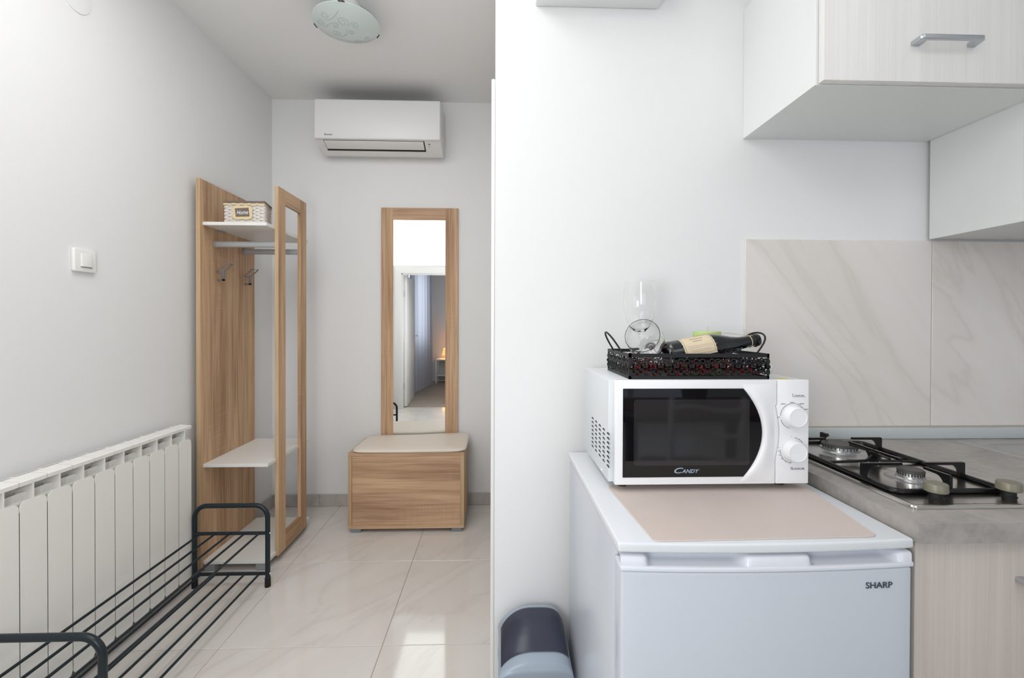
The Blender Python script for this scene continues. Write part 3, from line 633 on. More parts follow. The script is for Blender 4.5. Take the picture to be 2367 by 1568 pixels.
def hob_plate():
    mb = MB(); x0, x1, y0, y1 = 0.778, 1.068, 0.815, 1.255
    def loop(i, z, r): return [(x, yv, z) for x, yv in rrect(x0 + i, x1 - i, y0 + i, y1 - i, r, 4)]
    rings = [loop(0, 0.8602, 0.008), loop(0, 0.8640, 0.008), loop(0.0015, 0.8665, 0.008), loop(0.006, 0.8672, 0.007), loop(0.010, 0.8660, 0.006), loop(0.014, 0.8655, 0.005)]
    n = len(rings[0]); vs = [p for r in rings for p in r]
    fs = [(i * n + k, i * n + (k + 1) % n, (i + 1) * n + (k + 1) % n, (i + 1) * n + k) for i in range(len(rings) - 1) for k in range(n)]
    fs.append(tuple((len(rings) - 1) * n + k for k in range(n))); return mb.add(vs, fs)
part('hob_plate', hob_plate(), M_steel, HB)
def burner(cx, cy, r):
    o = part('burner', MB().lathe([(r * 2.1, 0.0001), (r * 1.9, 0.0012), (r * 1.25, 0.0020), (r * 1.15, 0.0040), (r * 1.15, 0.0085), (r * 1.02, 0.0095), (r * 1.02, 0.0145), (r * 0.9, 0.0150), (0.0001, 0.0150)], (cx, cy, 0.8655), n=40), M_burner, HB)
    part('burner_cap', MB().lathe([(r * 1.06, 0.0150), (r * 1.10, 0.0165), (r * 1.08, 0.0200), (r * 0.95, 0.0222), (r * 0.80, 0.0217), (0.0001, 0.0217)], (cx, cy, 0.8655), n=40), M_cap, o)
    sl = MB()
    for k in range(28):
        a = 2 * math.pi * k / 28; c_, s_ = math.cos(a), math.sin(a)
        sl.box(cx + r * 1.02 * c_ - 0.0008, cx + r * 1.02 * c_ + 0.0008, cy + r * 1.02 * s_ - 0.0008, cy + r * 1.02 * s_ + 0.0008, 0.8755, 0.8795)
    part('flame_slot', sl, M_black, o, smooth=False)['kind'] = 'stuff'
    part('igniter', MB().cyl((cx + r * 1.45, cy + r * 0.4, 0.866), (cx + r * 1.45, cy + r * 0.4, 0.8785), 0.0025, 10), M_white, HB)
burner(0.915, 0.966, 0.0225); burner(0.922, 1.182, 0.0385)
gr = MB(); gx0, gx1, gy0, gy1, gz = 0.802, 1.036, 0.880, 1.247, 0.8705
gr.tube([(x, yv, gz) for x, yv in rrect(gx0, gx1, gy0, gy1, 0.018, 5)], 0.0050, 8, closed=True)
part('pan_support', gr, M_iron, HB)
def finger(px, py, qx, qy):
    """upright plate with a flat top that reaches from the frame post p towards the burner q"""
    d = Vector((qx - px, qy - py, 0)); L = d.length; d.normalize(); nn = Vector((-d.y, d.x, 0)) * 0.0034
    prof = [(0, 0.868)] + [(0, 0.899), (0.002, 0.9015), (L, 0.9015), (L + 0.001, 0.8965)] + [(0.030 - 0.018 * math.sin(t), 0.8955 - 0.0215 * (1 - math.cos(t))) for t in [math.pi / 2 * i / 6 for i in range(7)]] + [(0.012, 0.868)]
    mb = MB(); P = Vector((px, py, 0)); n = len(prof)
    vs = [P + d * a + nn * s_ + Vector((0, 0, z)) for s_ in (-1, 1) for a, z in prof]
    mb.add(vs, [tuple(range(n)), tuple(range(2 * n - 1, n - 1, -1))] + [(i, n + i, n + (i + 1) % n, (i + 1) % n) for i in range(n)])
    return part('pan_finger', mb, M_iron, HB, smooth=False)
for cy, r in ((0.966, 0.034), (1.182, 0.050)):
    finger(gx0, cy, 0.918 - r * 0.75, cy); finger(gx1, cy, 0.918 + r * 0.75, cy)
finger(0.918, gy0, 0.918, 0.966 - 0.030); finger(0.918, gy1, 0.918, 1.182 + 0.040)
finger(0.918, 1.068, 0.918, 0.966 + 0.030); finger(0.918, 1.068, 0.918, 1.182 - 0.040)
part('cross_bar', MB().tube([(gx0, 1.068, gz), (0.90, 1.068, 0.874), (0.918, 1.068, 0.8905), (0.936, 1.068, 0.874), (gx1, 1.068, gz)], 0.0036, 8), M_iron, HB)
part('support_wire', MB().tube([(0.902, 1.005, 0.897), (0.912, 1.045, 0.8955), (0.924, 1.068, 0.8955), (0.912, 1.095, 0.8955), (0.904, 1.125, 0.897)], 0.003, 8).tube([(0.934, 1.005, 0.897), (0.924, 1.045, 0.8955), (0.912, 1.068, 0.8955), (0.924, 1.095, 0.8955), (0.932, 1.125, 0.897)], 0.003, 8), M_iron, HB)
for x, yv in ((0.864, 0.858), (1.018, 0.862)):
    k_ = part('knob', MB().lathe([(0.0150, 0.0120), (0.0180, 0.0125), (0.0195, 0.0140), (0.0190, 0.0275), (0.0180, 0.0290), (0.0001, 0.0295)], (x, yv, 0.8655), n=36), M_knob, HB)
    part('knob_collar', MB().lathe([(0.0125, 0.0), (0.0125, 0.001), (0.0110, 0.002), (0.0110, 0.0121), (0.0001, 0.0121)], (x, yv, 0.8655), n=28), M_rubber, k_)
part('hob_mark', MB().box(0.9085, 0.9155, 0.8285, 0.8295, 0.8654, 0.8657).box(0.9200, 0.9280, 0.8245, 0.8258, 0.8654, 0.8657).box(0.9320, 0.9400, 0.8240, 0.8250, 0.8654, 0.8657), M_ink, HB)
SK = thing('kitchen_sink', (1.62, 1.06, 0.860), 'stainless steel inset sink at the right edge, in the grey worktop', 'sink')
def sink():
    mb = MB(); x0, x1, y0, y1 = 1.355, 1.90, 0.825, 1.292
    def loop(i, z, r): return [(x, yv, z) for x, yv in rrect(x0 + i, x1 - i, y0 + i, y1 - i, r, 5)]
    rings = [loop(0, 0.8602, 0.006), loop(0.0015, 0.8630, 0.008), loop(0.012, 0.8640, 0.012), loop(0.018, 0.8625, 0.015), loop(0.034, 0.8615, 0.03), loop(0.040, 0.8560, 0.05), loop(0.046, 0.82, 0.06), loop(0.055, 0.715, 0.07), loop(0.080, 0.70, 0.07)]
    n = len(rings[0]); vs = [p for r in rings for p in r]
    fs = [(i * n + k, i * n + (k + 1) % n, (i + 1) * n + (k + 1) % n, (i + 1) * n + k) for i in range(len(rings) - 1) for k in range(n)]
    fs.append(tuple((len(rings) - 1) * n + k for k in range(n))); return mb.add(vs, fs)
part('basin', sink(), M_steel2, SK, ang=60)
part('drain', MB().lathe([(0.0001, 0.003), (0.025, 0.003), (0.036, 0.0012), (0.036, 0)], (1.62, 1.06, 0.7002), n=28), M_steel, SK)

# ------------------------------------------------------------------ wall cabinets, box on the wall
UC = thing('wall_cabinet', (1.03, 1.19, 1.766), 'white wall cabinet with pale wood flap door and silver bar handle, above the hob', 'cabinet')
part('side_panel', MB().box(0.7410, 0.7590, 1.0350, YK - 0.0005, 1.7660, 2.153), M_cab, UC, bevel=0.0006, seg=1)
part('side_panel', MB().box(1.2970, 1.3150, 1.0350, YK - 0.0005, 1.7660, 2.153), M_cab, UC, bevel=0.0006, seg=1)
part('bottom_panel', MB().box(0.7590, 1.2970, 1.0360, YK - 0.0005, 1.7665, 1.7840), M_cab, UC)
part('top_panel', MB().box(0.7590, 1.2970, 1.0350, YK - 0.0005, 2.135, 2.153), M_cab, UC)
ud = part('door', MB().box(0.7475, 1.3120, 1.0150, 1.0335, 1.7680, 2.151), M_front, UC, bevel=0.0015)
part('handle', MB().prism([(0.9510, 1.0152), (0.9490, 0.9875), (0.9540, 0.9830), (1.0930, 0.9830), (1.0990, 0.9875), (1.1050, 1.0152), (1.0850, 1.0152), (1.0820, 0.9935), (0.9705, 0.9935), (0.9720, 1.0152)], 'XY', 1.8490, 1.8590), M_alu, ud, bevel=0.002)
for yv in (1.288, 1.099): part('screw_cap', MB().lathe([(0.005, 0), (0.0045, 0.001), (0.0001, 0.0013)], (0.7410, yv, 1.777), (-1, 0, 0), 14), M_casing, UC)
UC2 = thing('wall_cabinet', (1.62, 1.19, 1.466), 'lower white wall cabinet at the right edge, beside the hob cabinet', 'cabinet')
part('side_panel', MB().box(1.3165, 1.3345, 1.0350, YK - 0.0090, 1.4660, 2.153), M_cab, UC2, bevel=0.0006, seg=1)
part('side_panel', MB().box(1.8985, 1.9165, 1.0350, YK - 0.0090, 1.4660, 2.153), M_cab, UC2, bevel=0.0006, seg=1)
part('bottom_panel', MB().box(1.3345, 1.8985, 1.0360, YK - 0.0090, 1.4665, 1.4840), M_cab, UC2)
part('top_panel', MB().box(1.3345, 1.8985, 1.0350, YK - 0.0090, 2.135, 2.153), M_cab, UC2)
part('back_rail', MB().box(1.3345, 1.8985, YK - 0.03, YK - 0.0090, 1.4845, 2.134), M_cab, UC2)
u2 = part('door', MB().box(1.3220, 1.9140, 1.0150, 1.0335, 1.4680, 2.151), M_front, UC2, bevel=0.0015)
part('handle', MB().prism([(1.530, 1.0152), (1.529, 0.9875), (1.534, 0.983), (1.673, 0.983), (1.679, 0.9875), (1.685, 1.0152), (1.665, 1.0152), (1.662, 0.9935), (1.550, 0.9935), (1.552, 1.0152)], 'XY', 1.549, 1.559), M_alu, u2, bevel=0.002)
for yv in (1.281, 1.098): part('screw_cap', MB().lathe([(0.005, 0), (0.0045, 0.001), (0.0001, 0.0013)], (1.3165, yv, 1.474), (-1, 0, 0), 14), M_casing, UC2)
FB = thing('fuse_box', (0.294, YK, 2.149), 'flat white box mounted on the wall above the microwave, at the top edge', 'wall box')
part('box_body', MB().box(0.110, 0.478, 1.24, YK - 0.0005, 2.149, 2.50), M_cab, FB, bevel=0.004)
part('box_door', MB().box(0.125, 0.463, 1.225, 1.2405, 2.165, 2.485), M_cab, FB, bevel=0.002)

# ------------------------------------------------------------------ pedal bin
BN = thing('waste_bin', (0.105, 1.19, 0), 'blue-grey plastic swing bin with slate grey flap, between wall and refrigerator', 'bin')
bxc, bw = 0.1000, 0.0960
def sup(a, rx, ry, e=3.4):
    c_, s_ = math.cos(a), math.sin(a)
    return (rx * abs(c_) ** (2 / e) * (1 if c_ >= 0 else -1), ry * abs(s_) ** (2 / e) * (1 if s_ >= 0 else -1))
YC = 1.228
def bin_body(u, v):
    k_ = 0.84 + 0.16 * v; a = 2 * math.pi * u; px, py = sup(a, bw * k_, 0.100 * k_)
    return (bxc + px, YC + py, 0.305 * v)
bb = part('bin_body', MB().grid(bin_body, 48, 6, wrapu=True).add([bin_body(i / 48, 0) for i in range(48)], [tuple(range(48))]), M_bin, BN, ang=60)
# lid: arched hood, leaning back; its sloping front opening holds the flap, a low rounded lip runs along the front
def arch_w(t): return 0.0985 - 0.012 * t * t
def hood_pt(u, v, inset=0.0, lift=0.0):
    """u across (0..1), v from the front lip up over the sloping face to the top and down the back"""
    ang_ = math.pi * (0.02 + 0.96 * v) if False else 0
    prof = [(-0.100, 0.305), (-0.103, 0.328), (-0.096, 0.344), (-0.080, 0.350), (-0.066, 0.354), (-0.050, 0.362), (-0.030, 0.372), (-0.006, 0.382), (0.020, 0.390), (0.048, 0.393), (0.076, 0.388), (0.096, 0.365), (0.100, 0.305)]
    q = v * (len(prof) - 1); i = min(len(prof) - 2, int(q)); f = q - i
    py = prof[i][0] + (prof[i + 1][0] - prof[i][0]) * f; pz = prof[i][1] + (prof[i + 1][1] - prof[i][1]) * f
    c_ = -math.cos(math.pi * u); arch = max(0.0, 1 - abs(c_) ** (2.2 if c_ < 0 else 5.0)) ** (0.62 if c_ < 0 else 0.5)
    z = 0.305 + (pz - 0.305) * (0.16 + 0.84 * arch if pz > 0.306 else 1)
    w_ = bw * (1 - 0.06 * (z - 0.305) / 0.11)
    return (bxc + w_ * c_, YC + py, z + lift)
part('hood', MB().grid(hood_pt, 44, 48), M_bin, BN, ang=50)
def flap(u, v):
    uu_ = 0.115 + 0.765 * u; c_ = (uu_ - 0.5) / 0.385
    lo = 0.325 - 0.075 * max(0.0, -c_) ** 2.5; hi = 0.765 - 0.03 * abs(c_) ** 3
    p = hood_pt(uu_, lo + (hi - lo) * v)
    return (p[0], p[1] - 0.0018, p[2] + 0.0026)
part('flap', MB().grid(flap, 36, 24), M_binflap, BN, ang=60)

# ------------------------------------------------------------------ radiator
RD = thing('radiator', (-1.43, 1.6, 0.04), 'white sectional aluminium radiator on the left wall, behind the shoe rack', 'radiator')
pit = 0.0818; ys = 1.349 - 4 * pit; xf = -1.385; xb = -1.455
def rad_section(yc):
    mb = MB(); h_ = pit / 2 - 0.0012
    # front plate with rounded shoulders
    mb.prism(rrect(yc - h_, yc + h_, 0.043, 0.681, 0.012, 5, rs=(0.028, 0.028, 0.020, 0.020)), 'YZ', xf - 0.003, xf)
    for s_ in (-1, 1): mb.box(xf - 0.034, xf - 0.0005, yc + s_ * (h_ - 0.001) - 0.001, yc + s_ * (h_ - 0.001) + 0.001, 0.066, 0.652)
    # rib above the plate, carrying the top cap
    mb.prism([(xf - 0.0005, 0.672), (xf - 0.0005, 0.728), (xb + 0.012, 0.728), (xb + 0.012, 0.060), (xf - 0.003, 0.060)], 'XZ', yc - 0.0022, yc + 0.0022)
    # two inner fins
    mb.box(xf - 0.026, xf - 0.0235, yc - pit / 2 + 0.0003, yc + pit / 2 - 0.0003, 0.075, 0.700)
    mb.box(xf - 0.048, xf - 0.0455, yc - h_ + 0.002, yc + h_ - 0.002, 0.075, 0.712)
    # top cap, slightly sloping, with a front lip
    mb.prism([(xf + 0.0, 0.726), (xf + 0.001, 0.738), (xf - 0.002, 0.7405), (xf - 0.050, 0.7435), (xf - 0.050, 0.7400), (xf - 0.004, 0.736), (xf - 0.005, 0.726)], 'XZ', yc - h_, yc + h_)
    mb.prism([(xf - 0.005, 0.736), (xf - 0.005, 0.7325), (xf - 0.055, 0.715), (xf - 0.055, 0.719)], 'XZ', yc - h_, yc + h_)
    # rear grille bar
    mb.box(xb + 0.001, xb + 0.004, yc - h_, yc + h_, 0.70, 0.7425)
    mb.box(xb + 0.001, xf - 0.049, yc - 0.0025, yc + 0.0025, 0.738, 0.7420)
    mb.cyl((xf - 0.036, yc, 0.07), (xf - 0.036, yc, 0.70), 0.014, 10)
    return mb
sec = part('radiator_section', rad_section(ys + pit / 2), M_rad, RD, smooth=True, ang=30)
for i in range(1, 13):
    rep(sec, 0, pit * i, 0)
part('header_pipe', MB().cyl((xf - 0.036, ys, 0.665), (xf - 0.036, ys + 13 * pit, 0.665), 0.017, 14).cyl((xf - 0.036, ys, 0.115), (xf - 0.036, ys + 13 * pit, 0.115), 0.017, 14), M_rad, RD)
for yv in (1.43, 1.90): part('wall_bracket', MB().box(XL + 0.0005, xb + 0.014, yv, yv + 0.015, 0.60, 0.66), M_rad, RD)
part('end_cap', MB().cyl((xf - 0.036, ys + 13 * pit - 0.001, 0.665), (xf - 0.036, ys + 13 * pit + 0.012, 0.665), 0.020, 6), M_rad, RD)

# ------------------------------------------------------------------ shoe rack
SR = thing('shoe_rack', (-1.208, 1.66, 0), 'dark two-tier metal shoe rack along the radiator, rods running towards the hall stand', 'shoe rack')
rx0, rx1, ry0, ry1, rr_ = -1.3715, -1.0455, 1.225, 2.085, 0.0105
def end_frame(yv):
    o = part('end_frame', MB().tube(fillet([(rx0, yv, 0.025), (rx0, yv, 0.372), (rx1, yv, 0.372), (rx1, yv, 0.025)], 0.055, 8), rr_, 12), M_rack, SR)
    for x in (rx0, rx1): part('rubber_foot', MB().lathe([(0.0001, 0), (0.0125, 0), (0.0130, 0.003), (0.0122, 0.042), (0.0106, 0.044)], (x, yv, 0), n=16), M_rubber, o)
    for z in (0.245, 0.060):
        part('cross_bar', MB().tube([(rx0, yv, z), (rx1, yv, z)], 0.0078, 10), M_rack, o)
        part('screw', MB().lathe([(0.0042, 0), (0.0035, 0.0018), (0.0001, 0.0022)], (rx1 + rr_ - 0.0005, yv, z), (1, 0, 0), 12), M_screw, o)
end_frame(ry0); end_frame(ry1)
r1 = part('rod', MB().tube([(rx0 + 0.030, ry0, 0.247), (rx0 + 0.030, ry1, 0.247)], 0.0048, 10), M_rack, SR)
for i in range(2):
    for j in range(5):
        if i or j: rep(r1, 0.0655 * j, 0, -0.185 * i)

# ------------------------------------------------------------------ hall stand
HS = thing('hall_stand', (-1.26, 2.45, 0), 'oak-effect hall stand with white shelves, coat hooks and open upright frame, in the corner', 'coat stand')
part('side_panel', MB().box(-1.4370, -1.4175, 2.2000, 2.6800, 0.018, 1.8935), M_oakZ, HS, bevel=0.0008, seg=1)
part('edge_band', MB().box(-1.4372, -1.4170, 2.1985, 2.2002, 0.018, 1.8937), M_oakedge, HS)
for z0, z1, xa in ((1.674, 1.690, -1.104), (0.506, 0.522, -1.099), (0.036, 0.054, -1.099)):
    part('shelf', MB().box(-1.4172, xa - 0.011, 2.2150, 2.6950 if z0 > 1 else 2.70, z0, z1), M_white, HS, bevel=0.0008, seg=1)
fx0, fx1, fy0, fy1 = -1.1145, -1.0970, 2.2970, 2.6260
part('stile', MB().box(fx0, fx1, fy0, fy0 + 0.0745, 0.032, 1.8900), M_oakZ, HS, bevel=0.0006, seg=1)
part('stile', MB().box(fx0, fx1, fy1 - 0.0745, fy1, 0.032, 1.8900), M_oakZ, HS, bevel=0.0006, seg=1)
part('edge_band', MB().box(fx0 - 0.0002, fx1 + 0.0002, fy0 - 0.0012, fy0 + 0.0002, 0.032, 1.8902), M_oakedge, HS)
part('rail', MB().box(fx0, fx1, fy0 + 0.0745, fy1 - 0.0745, 1.8150, 1.8900), M_oakY, HS, bevel=0.0006, seg=1)
part('rail', MB().box(fx0, fx1, fy0 + 0.0745, fy1 - 0.0745, 0.032, 0.1200), M_oakY, HS, bevel=0.0006, seg=1)
for yv, z, mt in ((2.311, 1.598, M_rod), (2.566, 1.601, M_rod)):
    rd = part('hanging_rail', MB().prism([(yv + 0.0075 * math.cos(a * math.pi / 10), z + 0.0150 * math.sin(a * math.pi / 10)) for a in range(20)], 'YZ', -1.4165, fx0), mt, HS)
    part('rail_socket', MB().prism([(yv + 0.0110 * math.cos(a * math.pi / 10), z + 0.0185 * math.sin(a * math.pi / 10)) for a in range(20)], 'YZ', -1.4170, -1.4080), M_greyplastic, rd)
for yv in (2.335, 2.582):
    hk = MB()
    hk.box(-1.4170, -1.386, yv - 0.006, yv + 0.006, 1.417, 1.4255)
    hk.box(-1.3935, -1.386, yv - 0.006, yv + 0.006, 1.417, 1.470)
    hk.tube([(-1.4165, yv - 0.012, 1.462), (-1.372, yv - 0.012, 1.503), (-1.352, yv + 0.012, 1.503), (-1.392, yv + 0.012, 1.464)], 0.0036, 6, closed=True)
    part('coat_hook', hk, M_hook, HS, bevel=0.0008, seg=1)
for x, yv in ((-1.395, 2.225), (-1.150, 2.225), (-1.395, 2.655), (-1.150, 2.655)):
    part('foot', MB().box(x - 0.020, x + 0.028, yv - 0.006, yv + 0.030, 0, 0.0362), M_greyplastic, HS, bevel=0.001, seg=1)
part('shelf_bracket', MB().box(-1.4170, -1.393, 2.33, 2.36, 1.668, 1.6742), M_alu, HS)

# wicker basket on the upper shelf
BK = thing('wicker_basket', (-1.235, 2.36, 1.690), 'small white wicker basket with taupe liner and lace-edged Home plaque, on the top shelf', 'basket')
kx0, kx1, ky0, ky1, kz0, kz1 = -1.338, -1.148, 2.262, 2.375, 1.6905, 1.7930
part('basket_core', MB().prism([(kx0 + 0.004, ky0 + 0.004), (kx1 - 0.004, ky0 + 0.004), (kx1 - 0.030, ky1 - 0.004), (kx0 + 0.014, ky1 - 0.004)], 'XY', kz0 + 0.001, kz1 - 0.002), M_wickdark, BK)
wv = MB(); nrow = 12; per = [(kx0, ky0), (kx1, ky0), (kx1 - 0.026, ky1), (kx0 + 0.010, ky1)]
for rrow in range(nrow):
    z = kz0 + 0.0042 + (kz1 - kz0 - 0.006) * rrow / (nrow - 1) * 0.98
    pts = []
    for e in range(4):
        a_, b_ = per[e], per[(e + 1) % 4]; n_ = 20
        for i in range(n_):
            t = i / n_; off_ = 0.0022 * (1 if ((i // 2 + rrow) % 2) else -1)
            nx_, ny_ = (0, -1) if e == 0 else (1, 0) if e == 1 else (0, 1) if e == 2 else (-1, 0)
            pts.append((a_[0] + (b_[0] - a_[0]) * t + nx_ * off_, a_[1] + (b_[1] - a_[1]) * t + ny_ * off_, z))
    wv.tube(pts, 0.0040, 6, closed=True)
part('weave', wv, M_wick, BK)['kind'] = 'stuff'
sk = MB()
for e in range(4):
    a_, b_ = per[e], per[(e + 1) % 4]
    for i in range(10):
        t = (i + 0.5) / 10; sk.cyl((a_[0] + (b_[0] - a_[0]) * t, a_[1] + (b_[1] - a_[1]) * t, kz0), (a_[0] + (b_[0] - a_[0]) * t, a_[1] + (b_[1] - a_[1]) * t, kz1), 0.0022, 6)
part('stake', sk, M_wick, BK)['kind'] = 'stuff'
ln = MB()
def lin_pt(u, v):
    x = kx0 - 0.005 + (kx1 - kx0 + 0.010) * u; return (x, ky0 - 0.0055, kz1 + 0.014 - 0.019 * v - 0.004 * u + 0.0012 * math.sin(20 * u))
o_ = 0.0055
ln.prism([(kx0 - o_, ky0 - o_), (kx1 + o_, ky0 - o_), (kx1 - 0.026 + o_, ky1 + o_), (kx0 + 0.010 - o_, ky1 + o_)], 'XY', kz1 - 0.003, kz1 + 0.0105)
part('liner', ln, M_liner, BK, bevel=0.004, seg=3)
lc = MB()
def lace_strip(x0, x1, yv, zt_, h, n, axis='x'):
    pts = [(x0, zt_)] + [(x1, zt_)]
    low = [(x1 - (x1 - x0) * i / (2 * n), zt_ - h + (0.0 if i % 2 else 0.0045)) for i in range(2 * n + 1)]
    lc.prism(pts + low, 'XZ' if axis == 'x' else 'YZ', yv - 0.0008 if axis == 'x' else yv, yv if axis == 'x' else yv + 0.0008)
lace_strip(kx0 - 0.005, kx1 + 0.005, ky0 - 0.0065, kz1 - 0.003, 0.010, 24)
for i in range(13):
    q0, q1 = i / 13, (i + 1) / 13; X = lambda q: kx1 + 0.0062 - 0.026 * q; Y = lambda q: ky0 + (ky1 - ky0) * q
    lc.add([(X(q0), Y(q0), kz1 - 0.002), (X(q1), Y(q1), kz1 - 0.002), (X((q0 + q1) / 2), Y((q0 + q1) / 2), kz1 - 0.015)], [(0, 1, 2)])
pl = (-1.2500, 1.7450); zz = []
for i in range(64):
    a = 2 * math.pi * i / 64; c_, s_ = math.cos(a), math.sin(a); q = 1 + (0.045 if i % 2 else -0.03)
    e_ = 6; px = 0.047 * abs(c_) ** (2 / e_) * (1 if c_ > 0 else -1); pz = 0.033 * abs(s_) ** (2 / e_) * (1 if s_ > 0 else -1)
    zz.append((pl[0] + px * q, pl[1] + pz * q))
lc.prism(zz, 'XZ', ky0 - 0.0090, ky0 - 0.0075)
part('lace_trim', lc, M_lace, BK, smooth=False)
plq = part('plaque', MB().prism([(pl[0] - 0.036, pl[1] + 0.0195), (pl[0] + 0.030, pl[1] + 0.0235), (pl[0] + 0.035, pl[1] - 0.0195), (pl[0] - 0.031, pl[1] - 0.0215)], 'XZ', ky0 - 0.0100, ky0 - 0.0090), M_liner, BK)
text('plaque_lettering', 'Home', plq, M_text_w, (pl[0] + 0.0005, ky0 - 0.0101, pl[1]), (1, 0, 0.06), (0, 0, 1), height=0.020, width=0.056, shear=0.35, bold=0.01)

# ------------------------------------------------------------------ bench, cushion, wall mirror
BE = thing('storage_bench', (-0.52, 2.77, 0), 'oak-effect storage bench on grey feet below the wall mirror', 'bench')
ex0, ex1, eyf, eyb = -0.8520, -0.1900, 2.6000, 2.9600
part('top_panel', MB().box(ex0, ex1, eyf, eyb, 0.4425, 0.4600), M_oakX, BE, bevel=0.0007, seg=1)
part('side_panel', MB().box(ex0, ex0 + 0.0210, eyf, eyb, 0.042, 0.4424), M_oakedge, BE, bevel=0.0007, seg=1)
part('side_panel', MB().box(ex1 - 0.0210, ex1, eyf, eyb, 0.042, 0.4424), M_oakedge, BE, bevel=0.0007, seg=1)
part('bottom_panel', MB().box(ex0, ex1, eyf, eyb, 0.0225, 0.0418), M_oakX, BE, bevel=0.0007, seg=1)
part('front_panel', MB().box(ex0 + 0.0214, ex1 - 0.0214, eyf + 0.004, eyf + 0.020, 0.0422, 0.4422), M_oakX, BE, bevel=0.0006, seg=1)
part('back_panel', MB().box(ex0 + 0.0214, ex1 - 0.0214, eyb - 0.01, eyb, 0.0422, 0.4422), M_white, BE)
for x in (ex0 + 0.014, ex1 - 0.072):
    for yv in (eyf + 0.004, eyb - 0.06): part('foot', MB().box(x, x + 0.058, yv, yv + 0.05, 0, 0.0224), pbr('bench_foot_grey', (0.22, 0.24, 0.26), 0.5) if x < -0.8 and yv < 2.7 else bpy.data.materials['bench_foot_grey'], BE, bevel=0.001, seg=1)
def cush(u, v):
    a = 2 * math.pi * u; px, py = sup(a, 0.3290, 0.1810, 9)
    prof = [(0.95, 0.0), (1.0, 0.004), (1.0, 0.009), (0.985, 0.0145), (0.94, 0.018), (0.6, 0.021), (0.0, 0.0225)]
    f, z = prof[min(6, int(round(v * 6)))]
    x, yv = px * f, py * f
    lift = 0.010 * max(0, (yv + 0.05) / 0.2) * max(0, (x + 0.1) / 0.4) + 0.004 * max(0, x / 0.33)
    return (-0.5180 + x + 0.010, 2.7720 + yv, 0.4602 + z + lift * (0 if z == 0 else 1))
cu = part('seat_cushion', MB().grid(cush, 72, 6, wrapu=True).add([cush(i / 72, 0) for i in range(72)], [tuple(range(72))]), M_cush, None, ang=70, origin=(-0.51, 2.772, 0.46))
tag(cu, 'thin cream leatherette seat pad lying on the oak storage bench', 'cushion')
MR = thing('wall_mirror', (-0.511, 2.985, 0.40), 'tall mirror in a wide oak-effect frame on the back wall above the bench', 'mirror')
mx0, mx1, gx0_, gx1_ = -0.7600, -0.2600, -0.6820, -0.3425
part('stile', MB().box(mx0, gx0_, 2.9720, 2.9925, 0.40, 1.9580), M_oakZ, MR, bevel=0.0007, seg=1)
part('stile', MB().box(gx1_, mx1, 2.9720, 2.9925, 0.40, 1.9580), M_oakZ, MR, bevel=0.0007, seg=1)
part('rail', MB().box(gx0_, gx1_, 2.9720, 2.9925, 1.8790, 1.9580), M_oakX, MR, bevel=0.0007, seg=1)
part('rail', MB().box(gx0_, gx1_, 2.9720, 2.9925, 0.40, 0.4650), M_oakX, MR, bevel=0.0007, seg=1)
part('mirror_glass', MB().box(gx0_, gx1_, 2.9760, 2.9900, 0.4650, 1.8790), M_mirror, MR, smooth=False)

# ------------------------------------------------------------------ air conditioner
AC = thing('air_conditioner', (-0.73, 2.88, 2.29), 'white split air conditioner unit high on the back wall under the ceiling', 'air conditioner')
ax0, ax1 = -1.1120, -0.3500
prof = [(2.9925, 2.5620), (2.800, 2.5640), (2.7900, 2.5560), (2.7860, 2.3300), (2.7900, 2.3220), (2.9100, 2.2680), (2.9500, 2.2780), (2.9925, 2.2900)]
part('body_shell', MB().prism(prof, 'YZ', ax0, ax1), M_ac2, AC, bevel=0.006, seg=3)
fp = [(2.8000, 2.5665), (2.7800, 2.5640), (2.7730, 2.5560), (2.7690, 2.3330), (2.7720, 2.3240), (2.7880, 2.3210), (2.7880, 2.5560)]
part('front_panel', MB().prism(fp, 'YZ', ax0 + 0.004, ax1 - 0.004), M_ac, AC, bevel=0.002, seg=2)
def under(t, d=0.0):  # point on the sloping underside
    return (2.7900 + 0.1200 * t + d * -0.41, 2.3220 - 0.0540 * t - d * 0.91)
def slab(x0, x1, t0, t1, d0, d1):
    p = [under(t0, d0), under(t1, d0), under(t1, d1), under(t0, d1)]
    return MB().prism(p, 'YZ', x0, x1)
part('intake_shade_plate', MB().box(ax0 + 0.03, ax1 - 0.03, 2.800, 2.975, 2.5600, 2.5675), M_black, AC, bevel=0.002)  # unseen black plate over the intake, added to deepen the shade on the ceiling
part('outlet_gap', slab(-1.0640, -0.4520, 0.02, 0.66, 0.0, 0.0012), M_black, AC)
part('louver', slab(-1.0600, -0.4580, 0.03, 0.52, 0.0010, 0.0060), M_ac2, AC, bevel=0.001)
part('display', slab(-0.432, -0.418, 0.16, 0.24, 0.0, 0.0008), M_greyplastic, AC)
part('indicator', slab(-0.430, -0.427, 0.34, 0.37, 0.0, 0.0006).add(slab(-0.424, -0.421, 0.34, 0.37, 0.0, 0.0006).v, slab(0, 1, 0, 1, 0, 1).f), M_greyplastic, AC)
part('side_slot', MB().box(ax1 - 0.0005, ax1 + 0.0008, 2.862, 2.865, 2.37, 2.47), M_greyplastic, AC)
text('brand_lettering', 'DAIKIN', AC, M_ink, (-1.0210, 2.7688, 2.3440), (1, 0, 0), (0, 0.018, 1), height=0.0075, width=0.037, bold=0.02)
part('brand_mark', MB().prism([(-1.0510, 2.3500), (-1.0430, 2.3480), (-1.0400, 2.3510), (-1.0455, 2.3400), (-1.0480, 2.3370), (-1.0465, 2.3440)], 'XZ', 2.7684, 2.7694), M_ink, AC)

